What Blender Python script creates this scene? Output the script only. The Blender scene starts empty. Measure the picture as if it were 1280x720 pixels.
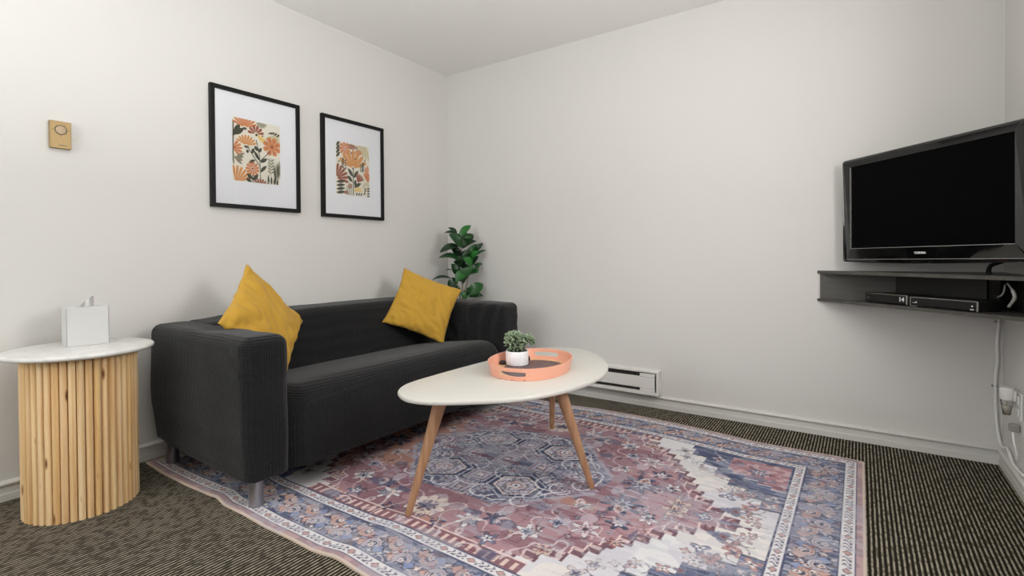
import bpy, bmesh, math, random
import numpy as np
from mathutils import Vector, Matrix, noise as mnoise
random.seed(7); np.random.seed(7)
C = bpy.context.scene.collection
sc = bpy.context.scene
PI = math.pi

# ------------------------------------------------------------------ helpers
def link(o, parent=None):
    C.objects.link(o)
    if parent: o.parent = parent
    return o

def tag(o, label, cat, group=None):
    o['label'] = label; o['category'] = cat
    if group: o['group'] = group
    return o

def thing(name, label, cat, loc=(0, 0, 0), group=None):
    o = bpy.data.objects.new(name, None); o.empty_display_size = .05
    C.objects.link(o); o.location = loc
    return tag(o, label, cat, group)

def struct(o):
    o['kind'] = 'structure'; return o

class MB:
    """collects geometry in world coordinates; build() links ONE mesh object"""
    def __init__(s): s.v = []; s.f = []; s.m = []
    def add(s, vs, fs, mi=0):
        n = len(s.v); s.v += [tuple(p) for p in vs]
        s.f += [tuple(i + n for i in f) for f in fs]; s.m += [mi] * len(fs); return s
    def box(s, a, b, mi=0, bev=0, seg=2, M=None):
        bm = bmesh.new(); bmesh.ops.create_cube(bm, size=1)
        for v in bm.verts:
            v.co = Vector([(a[i] + b[i]) / 2 + v.co[i] * (b[i] - a[i]) for i in range(3)])
        if bev: bmesh.ops.bevel(bm, geom=bm.edges[:], offset=bev, segments=seg, affect='EDGES', profile=.5)
        if M is not None: bm.transform(M)
        bm.verts.index_update()
        s.add([v.co[:] for v in bm.verts], [[v.index for v in f.verts] for f in bm.faces], mi); bm.free(); return s
    def prism(s, pts, z0, z1, mi=0, bev=0, seg=2, M=None):
        bm = bmesh.new(); n = len(pts)
        lo = [bm.verts.new((p[0], p[1], z0)) for p in pts]; hi = [bm.verts.new((p[0], p[1], z1)) for p in pts]
        bm.faces.new(lo[::-1]); bm.faces.new(hi)
        for i in range(n): bm.faces.new((lo[i], lo[(i + 1) % n], hi[(i + 1) % n], hi[i]))
        bmesh.ops.recalc_face_normals(bm, faces=bm.faces[:])
        if bev: bmesh.ops.bevel(bm, geom=[e for e in bm.edges if e.calc_face_angle(0) > .6], offset=bev, segments=seg, affect='EDGES', profile=.5)
        if M is not None: bm.transform(M)
        bm.verts.index_update()
        s.add([v.co[:] for v in bm.verts], [[v.index for v in f.verts] for f in bm.faces], mi); bm.free(); return s
    def lathe(s, prof, c, seg=40, mi=0, M=None):
        """prof: list of (r,z) ; closed at ends with caps"""
        vs = []; fs = []
        for r, z in prof:
            for k in range(seg):
                a = 2 * PI * k / seg; vs.append(Vector((c[0] + r * math.cos(a), c[1] + r * math.sin(a), c[2] + z)))
        for i in range(len(prof) - 1):
            for k in range(seg):
                k2 = (k + 1) % seg; fs.append((i * seg + k, i * seg + k2, (i + 1) * seg + k2, (i + 1) * seg + k))
        fs.append(tuple(range(seg))[::-1]); fs.append(tuple((len(prof) - 1) * seg + k for k in range(seg)))
        if M is not None: vs = [M @ v for v in vs]
        return s.add(vs, fs, mi)
    def tube(s, pts, rad, seg=10, mi=0):
        pts = [Vector(p) for p in pts]; rad = rad if isinstance(rad, (list, tuple)) else [rad] * len(pts)
        vs = []; fs = []; up = None
        for i, p in enumerate(pts):
            t = (pts[min(i + 1, len(pts) - 1)] - pts[max(i - 1, 0)]).normalized()
            if up is None: up = t.orthogonal().normalized()
            up = (up - t * up.dot(t)); up = up.normalized() if up.length > 1e-6 else t.orthogonal().normalized()
            b = t.cross(up)
            for k in range(seg):
                a = 2 * PI * k / seg; vs.append(p + (up * math.cos(a) + b * math.sin(a)) * rad[i])
        for i in range(len(pts) - 1):
            for k in range(seg):
                k2 = (k + 1) % seg; fs.append((i * seg + k, i * seg + k2, (i + 1) * seg + k2, (i + 1) * seg + k))
        fs.append(tuple(range(seg))[::-1]); fs.append(tuple((len(pts) - 1) * seg + k for k in range(seg)))
        return s.add(vs, fs, mi)
    def build(s, name, mats, parent=None, smooth=False, angle=None):
        me = bpy.data.meshes.new(name)
        org = Vector((0, 0, 0))
        if parent is not None: org = parent.matrix_world.translation if False else world_loc(parent)
        else:
            a = np.array(s.v); org = Vector(((a[:, 0].min() + a[:, 0].max()) / 2, (a[:, 1].min() + a[:, 1].max()) / 2, a[:, 2].min()))
        me.from_pydata([(v[0] - org[0], v[1] - org[1], v[2] - org[2]) for v in s.v], [], s.f)
        mats = mats if isinstance(mats, (list, tuple)) else [mats]
        for m in mats: me.materials.append(m)
        if len(mats) > 1: me.polygons.foreach_set('material_index', s.m)
        bm = bmesh.new(); bm.from_mesh(me); bmesh.ops.recalc_face_normals(bm, faces=bm.faces[:]); bm.to_mesh(me); bm.free()
        if smooth: me.shade_smooth()
        if angle: me.shade_smooth(); me.set_sharp_from_angle(angle=math.radians(angle))
        o = bpy.data.objects.new(name, me); link(o, parent)
        if parent is None: o.location = org
        return o

def world_loc(o):
    l = Vector((0, 0, 0))
    while o is not None: l += o.location; o = o.parent
    return l

def catmull(pts, per=8, closed=True):
    out = []; n = len(pts); P = [Vector(p) for p in pts]
    for i in range(n if closed else n - 1):
        g = (lambda k: P[k % n]) if closed else (lambda k: P[min(max(k, 0), n - 1)])
        p0, p1, p2, p3 = g(i - 1), g(i), g(i + 1), g(i + 2)
        for k in range(per):
            t = k / per
            out.append(.5 * ((2 * p1) + (p2 - p0) * t + (2 * p0 - 5 * p1 + 4 * p2 - p3) * t * t + (3 * p1 - p0 - 3 * p2 + p3) * t ** 3))
    if not closed: out.append(P[-1])
    return out

# ------------------------------------------------------------------ materials
def lin(c):
    return tuple(((x / 255) / 12.92 if x / 255 <= .04045 else ((x / 255 + .055) / 1.055) ** 2.4) for x in c) + (1,)

class NT:
    def __init__(s, name):
        s.m = bpy.data.materials.new(name); s.m.use_nodes = True
        s.t = s.m.node_tree; s.b = s.t.nodes['Principled BSDF']
    def n(s, typ, **kw):
        nd = s.t.nodes.new(typ)
        for k, v in kw.items():
            if k == 'i':
                for kk, vv in v.items():
                    if hasattr(vv, 'is_output'): s.t.links.new(vv, nd.inputs[kk])
                    else: nd.inputs[kk].default_value = vv
            else: setattr(nd, k, v)
        return nd
    def math(s, op, a, b=None, c=None):
        d = {0: a}
        if b is not None: d[1] = b
        if c is not None: d[2] = c
        return s.n('ShaderNodeMath', operation=op, i=d).outputs[0]
    def set(s, **kw):
        for k, v in kw.items():
            k = k.replace('_', ' ')
            if hasattr(v, 'is_output'): s.t.links.new(v, s.b.inputs[k])
            else: s.b.inputs[k].default_value = v
        return s
    def mix(s, f, a, b):
        return s.n('ShaderNodeMix', data_type='RGBA', i={0: f, 6: a, 7: b}).outputs[2]
    def ramp(s, f, stops):
        r = s.n('ShaderNodeValToRGB', i={0: f}); e = r.color_ramp.elements
        e[0].position, e[0].color = stops[0]; e[1].position, e[1].color = stops[-1]
        for p, c in stops[1:-1]:
            x = e.new(p); x.color = c
        return r.outputs[0]
    def co(s): return s.n('ShaderNodeTexCoord').outputs['Object']
    def noise(s, scale, detail=2, vec=None, rough=.5):
        return s.n('ShaderNodeTexNoise', i={'Vector': vec if vec is not None else s.co(), 'Scale': scale, 'Detail': detail, 'Roughness': rough}).outputs[0]
    def map(s, scale, vec=None):
        return s.n('ShaderNodeMapping', i={'Vector': vec if vec is not None else s.co(), 'Scale': scale}).outputs[0]
    def bump(s, h, strength=.3, dist=.002):
        s.set(Normal=s.n('ShaderNodeBump', i={'Height': h, 'Strength': strength, 'Distance': dist}).outputs[0]); return s

def plain(name, rgb, rough=.5, metal=0, spec=.5, **kw):
    t = NT(name); t.set(Base_Color=lin(rgb), Roughness=rough, Metallic=metal, Specular_IOR_Level=spec, **kw); return t.m

def wall_mat(name, rgb, scale, strength, dist):
    t = NT(name); c = t.co()
    n = t.noise(scale, 3, c)
    t.set(Base_Color=t.mix(t.noise(1.5, 2, c), lin(rgb), lin([x - 3 for x in rgb])), Roughness=.75, Specular_IOR_Level=.25)
    t.bump(n, strength, dist); return t.m

M = {}
M['wall'] = wall_mat('wall_paint', (217, 215, 211), 220, .08, .001)
M['ceil'] = wall_mat('popcorn_ceiling', (242, 240, 237), 95, .5, .004)
M['trim'] = plain('trim_paint', (214, 212, 207), .45)
M['white_metal'] = plain('white_enamel', (232, 230, 226), .35)
M['slot'] = plain('heater_fins', (70, 68, 64), .6)
M['seam'] = plain('dark_seam', (60, 58, 55), .7)

def carpet():
    t = NT('loop_carpet'); c = t.co()
    x, y, z = t.n('ShaderNodeSeparateXYZ', i={0: c}).outputs[:3]
    p = .0138
    wob = t.math('MULTIPLY', t.math('SUBTRACT', t.noise(30, 1, c), .5), .003)
    u = t.math('DIVIDE', t.math('ADD', x, wob), p)
    row = t.math('FLOOR', u)
    fr = t.math('FRACT', u)
    rib = t.math('SUBTRACT', 1, t.math('ABSOLUTE', t.math('MULTIPLY_ADD', fr, 2, -1)))       # 0 edge .. 1 crest
    rnd = t.n('ShaderNodeTexWhiteNoise', noise_dimensions='1D', i={'W': row}).outputs[0]
    vv = t.n('ShaderNodeCombineXYZ', i={0: t.math('MULTIPLY', row, 7.37), 1: t.math('MULTIPLY_ADD', y, 36, t.math('MULTIPLY', rnd, 90)), 2: 0.0}).outputs[0]
    dash = t.noise(1, 1, vv)
    fine = t.noise(420, 2, c)
    crest = t.n('ShaderNodeMapRange', interpolation_type='SMOOTHSTEP', i={0: rib, 1: .35, 2: .8}).outputs[0]
    d2 = t.n('ShaderNodeMapRange', interpolation_type='SMOOTHSTEP', i={0: dash, 1: .33, 2: .6}).outputs[0]
    f = t.math('MULTIPLY', crest, t.math('MULTIPLY_ADD', d2, .45, .55))
    f = t.math('ADD', f, t.math('MULTIPLY', t.math('SUBTRACT', fine, .5), .55))
    col = t.ramp(f, [(0, lin((33, 28, 21))), (.45, lin((86, 80, 68))), (1, lin((166, 158, 142)))])
    t.set(Base_Color=col, Roughness=.95, Specular_IOR_Level=.1)
    t.bump(t.math('ADD', crest, t.math('MULTIPLY', fine, .5)), .6, .004)
    return t.m
M['carpet'] = carpet()

def rug_mat():
    t = NT('printed_rug'); c = t.co()
    a = t.n('ShaderNodeVertexColor', layer_name='Col').outputs[0]
    st = t.noise(1, 3, t.map((18, 420, 1), c))
    st2 = t.noise(1, 3, t.map((420, 30, 1), c))
    f = t.math('MULTIPLY', t.n('ShaderNodeMapRange', i={0: t.math('MAXIMUM', st, st2), 1: .55, 2: .8}).outputs[0], .45)
    col = t.mix(f, a, lin((176, 172, 180)))
    col = t.n('ShaderNodeHueSaturation', i={'Value': t.math('MULTIPLY_ADD', st, .5, .75), 'Saturation': 1.0, 'Color': col}).outputs[0]
    t.set(Base_Color=col, Roughness=.8, Specular_IOR_Level=.25)
    t.bump(t.noise(700, 1, c), .15, .001); return t.m
M['rug'] = rug_mat()
M['rug_back'] = plain('rug_backing', (190, 168, 146), .9)

def fabric():
    t = NT('charcoal_waffle'); c = t.co()
    x, y, z = t.n('ShaderNodeSeparateXYZ', i={0: c}).outputs[:3]
    k = 2 * PI / .0095
    sz = t.math('SINE', t.math('MULTIPLY', z, k)); sx = t.math('SINE', t.math('MULTIPLY', x, k)); sy = t.math('SINE', t.math('MULTIPLY', y, k))
    h = t.math('ADD', t.math('MULTIPLY', sz, .5), t.math('MULTIPLY', t.math('ADD', sx, sy), .3))
    fine = t.noise(60, 3, c)
    f = t.math('ADD', t.math('MULTIPLY_ADD', h, .34, .35), t.math('MULTIPLY', fine, .3))
    t.set(Base_Color=t.mix(f, lin((9, 9, 10)), lin((40, 40, 41))), Roughness=.95, Specular_IOR_Level=.15, Sheen_Weight=.15, Sheen_Roughness=.5)
    t.bump(t.math('ADD', h, fine), .7, .002); return t.m
M['fabric'] = fabric()

def mustard():
    t = NT('mustard_cotton'); c = t.co()
    n1 = t.noise(7, 3, c); n2 = t.noise(900, 1, c)
    t.set(Base_Color=t.mix(n1, lin((196, 154, 62)), lin((182, 140, 50))), Roughness=.85, Specular_IOR_Level=.2, Sheen_Weight=.1)
    t.bump(t.math('ADD', t.noise(16, 3, c), t.math('MULTIPLY', n2, .2)), .3, .008); return t.m
M['mustard'] = mustard()

def pine():
    t = NT('pine_slats'); c = t.co()
    a = t.n('ShaderNodeVertexColor', layer_name='Col').outputs[0]
    r = t.n('ShaderNodeSeparateColor', i={0: a}).outputs[0]
    base = t.ramp(r, [(0, lin((226, 188, 132))), (.35, lin((238, 208, 160))), (.7, lin((228, 192, 146))), (1, lin((240, 216, 174)))])
    off = t.n('ShaderNodeVectorMath', operation='ADD', i={0: c, 1: a}).outputs[0]
    grain = t.noise(1, 4, t.map((70, 70, 2.2), off))
    col = t.mix(t.n('ShaderNodeMapRange', i={0: grain, 1: .42, 2: .75}).outputs[0], base, lin((206, 158, 102)))
    vo = t.n('ShaderNodeTexVoronoi', i={'Vector': t.map((22, 22, 5.5), off), 'Scale': 1.0, 'Randomness': 1.0}).outputs[0]
    knot = t.n('ShaderNodeMapRange', i={0: vo, 1: .16, 2: .07}).outputs[0]
    col = t.mix(knot, col, lin((120, 72, 34)))
    t.set(Base_Color=col, Roughness=.5, Specular_IOR_Level=.35); t.bump(grain, .08, .001); return t.m
M['pine'] = pine()

def marble():
    t = NT('white_marble'); c = t.co()
    w = t.noise(6, 6, c, .6); v = t.math('ABSOLUTE', t.math('SUBTRACT', w, .5))
    f = t.n('ShaderNodeMapRange', i={0: v, 1: 0, 2: .06}).outputs[0]
    t.set(Base_Color=t.mix(f, lin((208, 207, 203)), lin((220, 219, 215))), Roughness=.3); return t.m
M['marble'] = marble()

def wood(name, c1, c2, sc_=(60, 60, 4)):
    t = NT(name); c = t.co(); g = t.noise(1, 4, t.map(sc_, c), .6)
    t.set(Base_Color=t.mix(t.n('ShaderNodeMapRange', i={0: g, 1: .3, 2: .7}).outputs[0], lin(c1), lin(c2)), Roughness=.45); t.bump(g, .06, .001); return t.m
M['oak'] = wood('oak_leg', (188, 146, 112), (152, 110, 78))
M['tabletop'] = plain('white_lacquer', (207, 204, 197), .38)
M['coral'] = plain('coral_plastic', (238, 172, 146), .42)

def tray_print():
    t = NT('tray_print'); c = t.co()
    n = t.noise(1, 4, t.map((28, 90, 1), c), .6)
    m = t.noise(11, 1, c)
    col = t.ramp(n, [(.3, lin((44, 32, 36))), (.5, lin((104, 84, 84))), (.58, lin((60, 44, 50))), (.8, lin((170, 152, 146)))])
    t.set(Base_Color=col, Roughness=.4); return t.m
M['tray_print'] = tray_print()
M['tray_floor'] = plain('tray_floor_cream', (226, 190, 146), .45)
M['stone'] = plain('dark_pebble', (34, 26, 28), .3)
M['ceramic'] = plain('white_ceramic', (206, 206, 204), .4)
M['pot_white'] = plain('pot_white', (236, 236, 240), .35)
M['soil'] = plain('dark_soil', (38, 32, 28), .95)

def leafm(name, c1, c2, rough, sc_=8):
    t = NT(name); a = t.n('ShaderNodeVertexColor', layer_name='Col').outputs[0]
    r = t.n('ShaderNodeSeparateColor', i={0: a}).outputs[0]
    t.set(Base_Color=t.mix(r, lin(c1), lin(c2)), Roughness=rough, Specular_IOR_Level=.5); return t.m
M['leaf'] = leafm('glossy_leaf', (9, 31, 16), (36, 112, 36), .35)
M['succ'] = leafm('succulent_leaf', (50, 76, 58), (176, 194, 158), .45)
M['stem'] = wood('plant_stem', (170, 160, 140), (120, 108, 84))
M['planter'] = plain('grey_planter', (90, 88, 86), .6)
M['black_frame'] = plain('black_frame', (11, 11, 12), .5, spec=.25)
M['matboard'] = plain('mat_board', (240, 241, 245), .7)
M['brass'] = plain('brass_plate', (156, 130, 84), .4, .3)
M['brass_dial'] = plain('dial_face', (172, 150, 122), .45, .2)
M['ink'] = plain('dark_ink', (52, 40, 26), .6)
M['steel'] = plain('satin_steel', (168, 168, 172), .3, .9)
M['gloss_black'] = plain('gloss_black', (10, 10, 10), .06, spec=.75)
M['box_front'] = plain('box_front_black', (16, 16, 16), .4)
M['screen'] = plain('lcd_screen', (5, 5, 6), .42, spec=.03)
M['satin_black'] = plain('satin_black', (30, 30, 28), .45)
M['silver'] = plain('silver_trim', (190, 190, 190), .25, .8)
M['white_ink'] = plain('white_lettering', (232, 232, 232), .5)
M['shelf'] = wood('black_brown_board', (86, 84, 79), (70, 68, 64), (4, 60, 60))
M['white_plastic'] = plain('white_plastic', (236, 235, 232), .35)
M['grey_cable'] = plain('grey_cable', (150, 148, 144), .5)
M['black_cable'] = plain('black_cable', (14, 14, 14), .45)

def see_through(name, col, ior=1.45, tint=(1, 1, 1, 1)):
    m = bpy.data.materials.new(name); m.use_nodes = True; t = m.node_tree; t.nodes.clear()
    o = t.nodes.new('ShaderNodeOutputMaterial'); mx = t.nodes.new('ShaderNodeMixShader'); fr = t.nodes.new('ShaderNodeFresnel')
    g = t.nodes.new('ShaderNodeBsdfGlossy'); tr = t.nodes.new('ShaderNodeBsdfTransparent')
    fr.inputs[0].default_value = ior; g.inputs['Roughness'].default_value = .02; tr.inputs[0].default_value = tint
    t.links.new(fr.outputs[0], mx.inputs[0]); t.links.new(tr.outputs[0], mx.inputs[1]); t.links.new(g.outputs[0], mx.inputs[2]); t.links.new(mx.outputs[0], o.inputs[0])
    return m
M['pane'] = see_through('picture_glass', 0, 1.35)
M['vial'] = see_through('clear_vial', 0, 1.5, (.97, .96, .94, 1))

# ------------------------------------------------------------------ camera (solved from the room's lines)
CAM = np.array([2.80011, -3.148749, .956783]); F = 634.03
PITCH, ROLL, YAW, SHIFT = -.0130186, -.00551641, .60152959, -30.572
def cam_axes():
    cy, sy = math.cos(YAW), math.sin(YAW)
    r = np.array([cy, sy, 0]); f = np.array([-sy, cy, 0]); u = np.array([0, 0, 1.])
    f2 = f * math.cos(PITCH) + u * math.sin(PITCH); u2 = u * math.cos(PITCH) - f * math.sin(PITCH)
    return r * math.cos(ROLL) + u2 * math.sin(ROLL), u2 * math.cos(ROLL) - r * math.sin(ROLL), f2
AX = cam_axes()
def ray(u, v): return AX[0] * (u - 640) / F - AX[1] * (v - (360 + SHIFT)) / F + AX[2]
def at(u, v, axis, val):
    """the point of the photograph's sight line that lies on a plane of the room"""
    d = ray(u, v); return Vector(CAM + (val - CAM[axis]) / d[axis] * d)
def at_depth(u, v, dep):
    return Vector(CAM + ray(u, v) * dep)
cd = bpy.data.cameras.new('camera'); cam = bpy.data.objects.new('camera', cd); C.objects.link(cam)
cam.matrix_world = Matrix(((AX[0][0], AX[1][0], -AX[2][0], CAM[0]), (AX[0][1], AX[1][1], -AX[2][1], CAM[1]), (AX[0][2], AX[1][2], -AX[2][2], CAM[2]), (0, 0, 0, 1)))
cd.sensor_fit = 'HORIZONTAL'; cd.sensor_width = 36; cd.lens = F / 1280 * 36; cd.shift_y = SHIFT / 1280; cd.clip_start = .02
sc.camera = cam

# ------------------------------------------------------------------ the room
H, W, D = 2.44, 3.3355, -4.7
struct(MB().box((-.1, D - .1, -.05), (W + .1, .1, 0)).build('floor', M['carpet']))
struct(MB().box((-.1, D - .1, H), (W + .1, .1, H + .05)).build('ceiling', M['ceil']))
struct(MB().box((-.1, 0, 0), (W + .1, .1, H)).build('wall_back', M['wall']))
struct(MB().box((-.1, D, 0), (0, 0, H)).build('wall_left', M['wall']))
struct(MB().box((-.1, D - .1, 0), (.3, D, H)).box((1.6, D - .1, 0), (W + .1, D, H)).box((.3, D - .1, 0), (1.6, D, .9)).box((.3, D - .1, 2.1), (1.6, D, H)).build('wall_front', M['wall']))
w2 = MB()  # trimmed opening added in the unseen rear wall to house the fill lamp
for a_, b_ in (((.25, .85), (.303, 2.15)), ((1.597, .85), (1.65, 2.15)), ((.302, .85), (1.598, .903)), ((.302, 2.097), (1.598, 2.15)), ((.93, .9), (.97, 2.1))): w2.box((a_[0], D - .08, a_[1]), (b_[0], D + .012, b_[1]))
struct(w2.build('rear_fill_opening', M['trim']))
# right wall with the window that lights the room (just outside the picture)
WY0, WY1, WZ0, WZ1 = -1.90, -1.20, 1.15, 2.0
rw = MB()
rw.box((W, D, 0), (W + .1, WY0, H)).box((W, WY1, 0), (W + .1, 0, H)).box((W, WY0, 0), (W + .1, WY1, WZ0)).box((W, WY0, WZ1), (W + .1, WY1, H))
struct(rw.build('wall_right', M['wall']))
wf = MB(); e = .05; g_ = .003
wf.box((W - .015, WY0 - e, WZ0 - e), (W + .097, WY0 + g_, WZ1 + e), bev=.002).box((W - .015, WY1 - g_, WZ0 - e), (W + .097, WY1 + e, WZ1 + e), bev=.002)
wf.box((W - .0148, WY0 + g_ / 2, WZ0 - e), (W + .096, WY1 - g_ / 2, WZ0 + g_), bev=.002).box((W - .0148, WY0 + g_ / 2, WZ1 - g_), (W + .096, WY1 - g_ / 2, WZ1 + e), bev=.002)
wf.box((W + .03, (WY0 + WY1) / 2 - .025, WZ0), (W + .07, (WY0 + WY1) / 2 + .025, WZ1), bev=.003)
struct(wf.build('window_1', M['trim']))
def baseboard(name, p, q, nrm):
    prof = [(0, 0), (.014, 0), (.014, .029), (.0125, .031), (.011, .031), (.010, .061), (.021, .066), (.021, .072), (.012, .078), (0, .08)]
    p = Vector(p); q = Vector(q); n = Vector(nrm); vs = []; k = len(prof)
    for b in (p, q):
        for d, z in prof: vs.append(b + n * d + Vector((0, 0, z)))
    fs = [(i, (i + 1) % k, k + (i + 1) % k, k + i) for i in range(k)] + [tuple(range(k)), tuple(range(k, 2 * k))[::-1]]
    return struct(MB().add(vs, fs).build(name, M['trim']))
baseboard('baseboard_left', (0, D, 0), (0, 0, 0), (1, 0, 0))
baseboard('baseboard_back', (0, 0, 0), (W, 0, 0), (0, -1, 0))
baseboard('baseboard_right', (W, D, 0), (W, 0, 0), (-1, 0, 0))

# ------------------------------------------------------------------ rug
def build_rug():
    L, Wd = 2.776, 1.88
    nx, ny = 760, 515
    s = np.linspace(0, L, nx); t = np.linspace(0, Wd, ny)
    S, T = np.meshgrid(s, t)                       # (ny,nx)
    dx = S - L / 2; dy = T - Wd / 2
    def h(c): return np.array(lin(c)[:3])
    rs = np.random.RandomState(3)
    def vnoise(sx, sy, seed):
        r = np.random.RandomState(seed)
        g = r.rand(int(Wd * sy) + 4, int(L * sx) + 4)
        X = S * sx; Y = T * sy; i = X.astype(int); j = Y.astype(int); fx = X - i; fy = Y - j
        fx = fx * fx * (3 - 2 * fx); fy = fy * fy * (3 - 2 * fy)
        return (g[j, i] * (1 - fx) + g[j, i + 1] * fx) * (1 - fy) + (g[j + 1, i] * (1 - fx) + g[j + 1, i + 1] * fx) * fy
    def symnoise(sx, sy, seed):
        n = vnoise(sx, sy, seed); n = (n + n[:, ::-1]) / 2; return (n + n[::-1]) / 2
    cream, navy, slate, lav = h((212, 211, 213)), h((60, 69, 97)), h((104, 112, 138)), h((172, 173, 188))
    rose, deep, tan, rust, white = h((153, 119, 128)), h((106, 76, 88)), h((198, 174, 160)), h((146, 94, 90)), h((222, 222, 226))
    ink = h((40, 42, 58))
    col = np.empty((ny, nx, 3)); col[:] = cream
    def paint(mask, c, a=1.0):
        m = (mask.astype(float) * a)[..., None]; col[:] = col * (1 - m) + c * m
    # ---- field: mottled cream
    paint(vnoise(9, 9, 1) > .55, h((200, 196, 204)), .6); paint(vnoise(5, 12, 2) > .62, h((222, 214, 206)), .6)
    e = np.minimum(L / 2 - np.abs(dx), Wd / 2 - np.abs(dy))
    ax, ay = np.abs(dx), np.abs(dy)
    FX, FY = L / 2 - .262, Wd / 2 - .262            # field half size
    # scattered sprays in the cream field (mirrored)
    def floret(px, py, r, n, c1, c2, rot=0, sym=True, line=ink, lw=.004):
        for sx_ in ((1, -1) if sym else (1,)):
            for sy_ in ((1, -1) if sym else (1,)):
                X = dx * sx_ - px; Y = dy * sy_ - py
                R = np.hypot(X, Y); A = np.arctan2(Y, X) + rot
                rr = r * (.68 + .32 * np.cos(n * A)); box_ = R < r * 1.3
                paint(box_ & (R < rr + lw), line, .85); paint(box_ & (R < rr), c1); paint(R < rr * .52, c2); paint(R < r * .16, line, .9)
    def scroll(px, py, r, a0, a1, w, c, sym=True):
        for sx_ in ((1, -1) if sym else (1,)):
            for sy_ in ((1, -1) if sym else (1,)):
                X = dx * sx_ - px; Y = dy * sy_ - py; R = np.hypot(X, Y); A = np.arctan2(Y, X) % (2 * PI)
                paint((np.abs(R - r * (1 + .25 * np.sin(A))) < w) & (((A - a0) % (2 * PI)) < (a1 - a0)), c, .9)
    # ---- corner pieces: navy steps with a rose square
    cx_, cy_ = FX - ax, FY - ay
    stepx = np.floor(cx_ / .07) * .07
    lim_c = .50 * (1 - stepx / .46) + .02 * (symnoise(14, 14, 5) - .5)
    corner = (cx_ > 0) & (cy_ > 0) & (cy_ < lim_c) & (cx_ < .44)
    paint(corner, h((88, 97, 126))); paint(corner & (vnoise(9, 9, 8) > .5), navy, .8); paint(corner & (vnoise(12, 12, 6) > .66), h((120, 128, 150)), .7)
    paint(corner & (vnoise(8, 120, 9) > .66), h((150, 154, 172)), .45)
    paint((np.abs(cy_ - lim_c) < .005) & (cx_ > 0) & (cx_ < .44) & (cy_ > 0), h((66, 66, 84)), .8)
    rstep = np.floor(cx_ / .055) * .055
    rc = (cx_ > .004) & (cx_ < .245) & (cy_ > .03) & (cy_ < .30 - rstep * .55)
    paint(rc, h((164, 122, 128))); paint(rc & (symnoise(40, 40, 11) > .54), h((196, 166, 170)), .8); paint(rc & (symnoise(34, 34, 12) > .6), deep, .7); paint(rc & (symnoise(20, 20, 13) > .64), slate, .7)
    paint((np.abs(cy_ - (.30 - rstep * .55)) < .004) & (cx_ > 0) & (cx_ < .245), white, .75)
    floret(FX - .12, FY - .15, .045, 6, slate, h((206, 196, 200))) ; floret(FX - .30, FY - .10, .03, 4, h((186, 170, 178)), deep); floret(FX - .10, FY - .37, .03, 4, h((186, 170, 178)), deep)
    cl = (cx_ > .25) & (cy_ > .03) & (np.abs(cx_ + cy_ * .9 - .36) < .003)
    paint(cl & corner, white, .7)
    # ---- rose medallion, stepped edges
    stp = .05
    ayq = np.floor(ay / stp) * stp
    bound = np.interp(ayq, [0, .085, .17, .255, .34, .425, .51, .595, .68], [1.0, .90, .83, .78, .70, .66, .58, .46, .40])
    bound = bound + .035 * (symnoise(18, 18, 15) - .5)
    tipm = (ax > .84) & (ax < 1.05) & (ay < (1.05 - ax) * .42 + .012 * np.sin(ax * 90))
    med = ((ax < bound) & (ay < FY)) | tipm
    edge = (ax < bound + .012) & (ay < FY) & ~med
    paint(edge, deep)
    paint((ax > .84) & (ax < 1.06) & (ay < (1.065 - ax) * .45 + .012 * np.sin(ax * 90)), deep)
    rim = med & (ax > bound - .035) & ~tipm
    paint(med, rose); paint(med & (symnoise(8, 8, 17) > .52), h((168, 132, 138)), .8); paint(med & (vnoise(7, 14, 18) > .56), h((132, 94, 104)), .75)
    paint(med & (vnoise(4, 4, 19) * .6 + (1.0 - S / L) * .6 > .74), h((176, 132, 114)), .8)      # warmer, tan-rose patches towards one end
    paint(rim, deep, .8); paint(rim & (np.sin(ay * 2 * PI / .045) > .3), h((206, 182, 180)), .8)
    paint(med & (np.abs(ax - (bound - .04)) < .0035), h((222, 200, 196)), .9)
    # comb bands along the long sides of the medallion
    band = (ay > FY - .055) & (ay < FY) & (ax < .52)
    paint(band, h((132, 92, 100))); paint(band & (np.abs(((dx + 10) % .036) - .018) < .007) & (ay < FY - .008) & (ay > FY - .045), h((214, 190, 182)))
    paint((np.abs(ay - (FY - .058)) < .003) & (ax < .52), h((222, 200, 196)), .9)
    # ---- florets in the rose ground
    for px, py, r, n, c1, c2 in ((.62, .10, .085, 8, navy, lav), (.80, .03, .05, 5, tan, deep), (.42, .47, .05, 6, cream, slate), (.20, .52, .055, 7, cream, tan), (.0, .53, .085, 5, h((216, 200, 190)), deep),
                                 (.33, .58, .04, 5, slate, cream), (.58, .34, .055, 6, h((206, 196, 200)), rose), (.66, .24, .045, 5, navy, cream), (.12, .60, .03, 5, navy, rust), (.48, .36, .035, 4, lav, navy),
                                 (.74, .15, .035, 5, cream, rose), (.52, .53, .035, 6, tan, rust), (.27, .46, .04, 6, navy, slate), (.70, .36, .03, 5, rust, tan), (.5, .2, .035, 5, cream, navy), (.9, .0, .035, 4, slate, cream)):
        floret(px, py, r, n, c1, c2, rot=px * 7)
    for q in range(46):
        px, py = rs.rand() * .8, rs.rand() * .6
        if ax.shape and px < np.interp(py, [0, .1, .3, .5, .6], [.92, .82, .68, .5, .4]) and (px / .56 + py / .46) > 1.05:
            floret(px, py, .010 + rs.rand() * .017, rs.randint(3, 7), [cream, navy, slate, tan, lav, deep][rs.randint(6)], [rust, cream, rose][rs.randint(3)], rs.rand() * 6, lw=.003)
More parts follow.
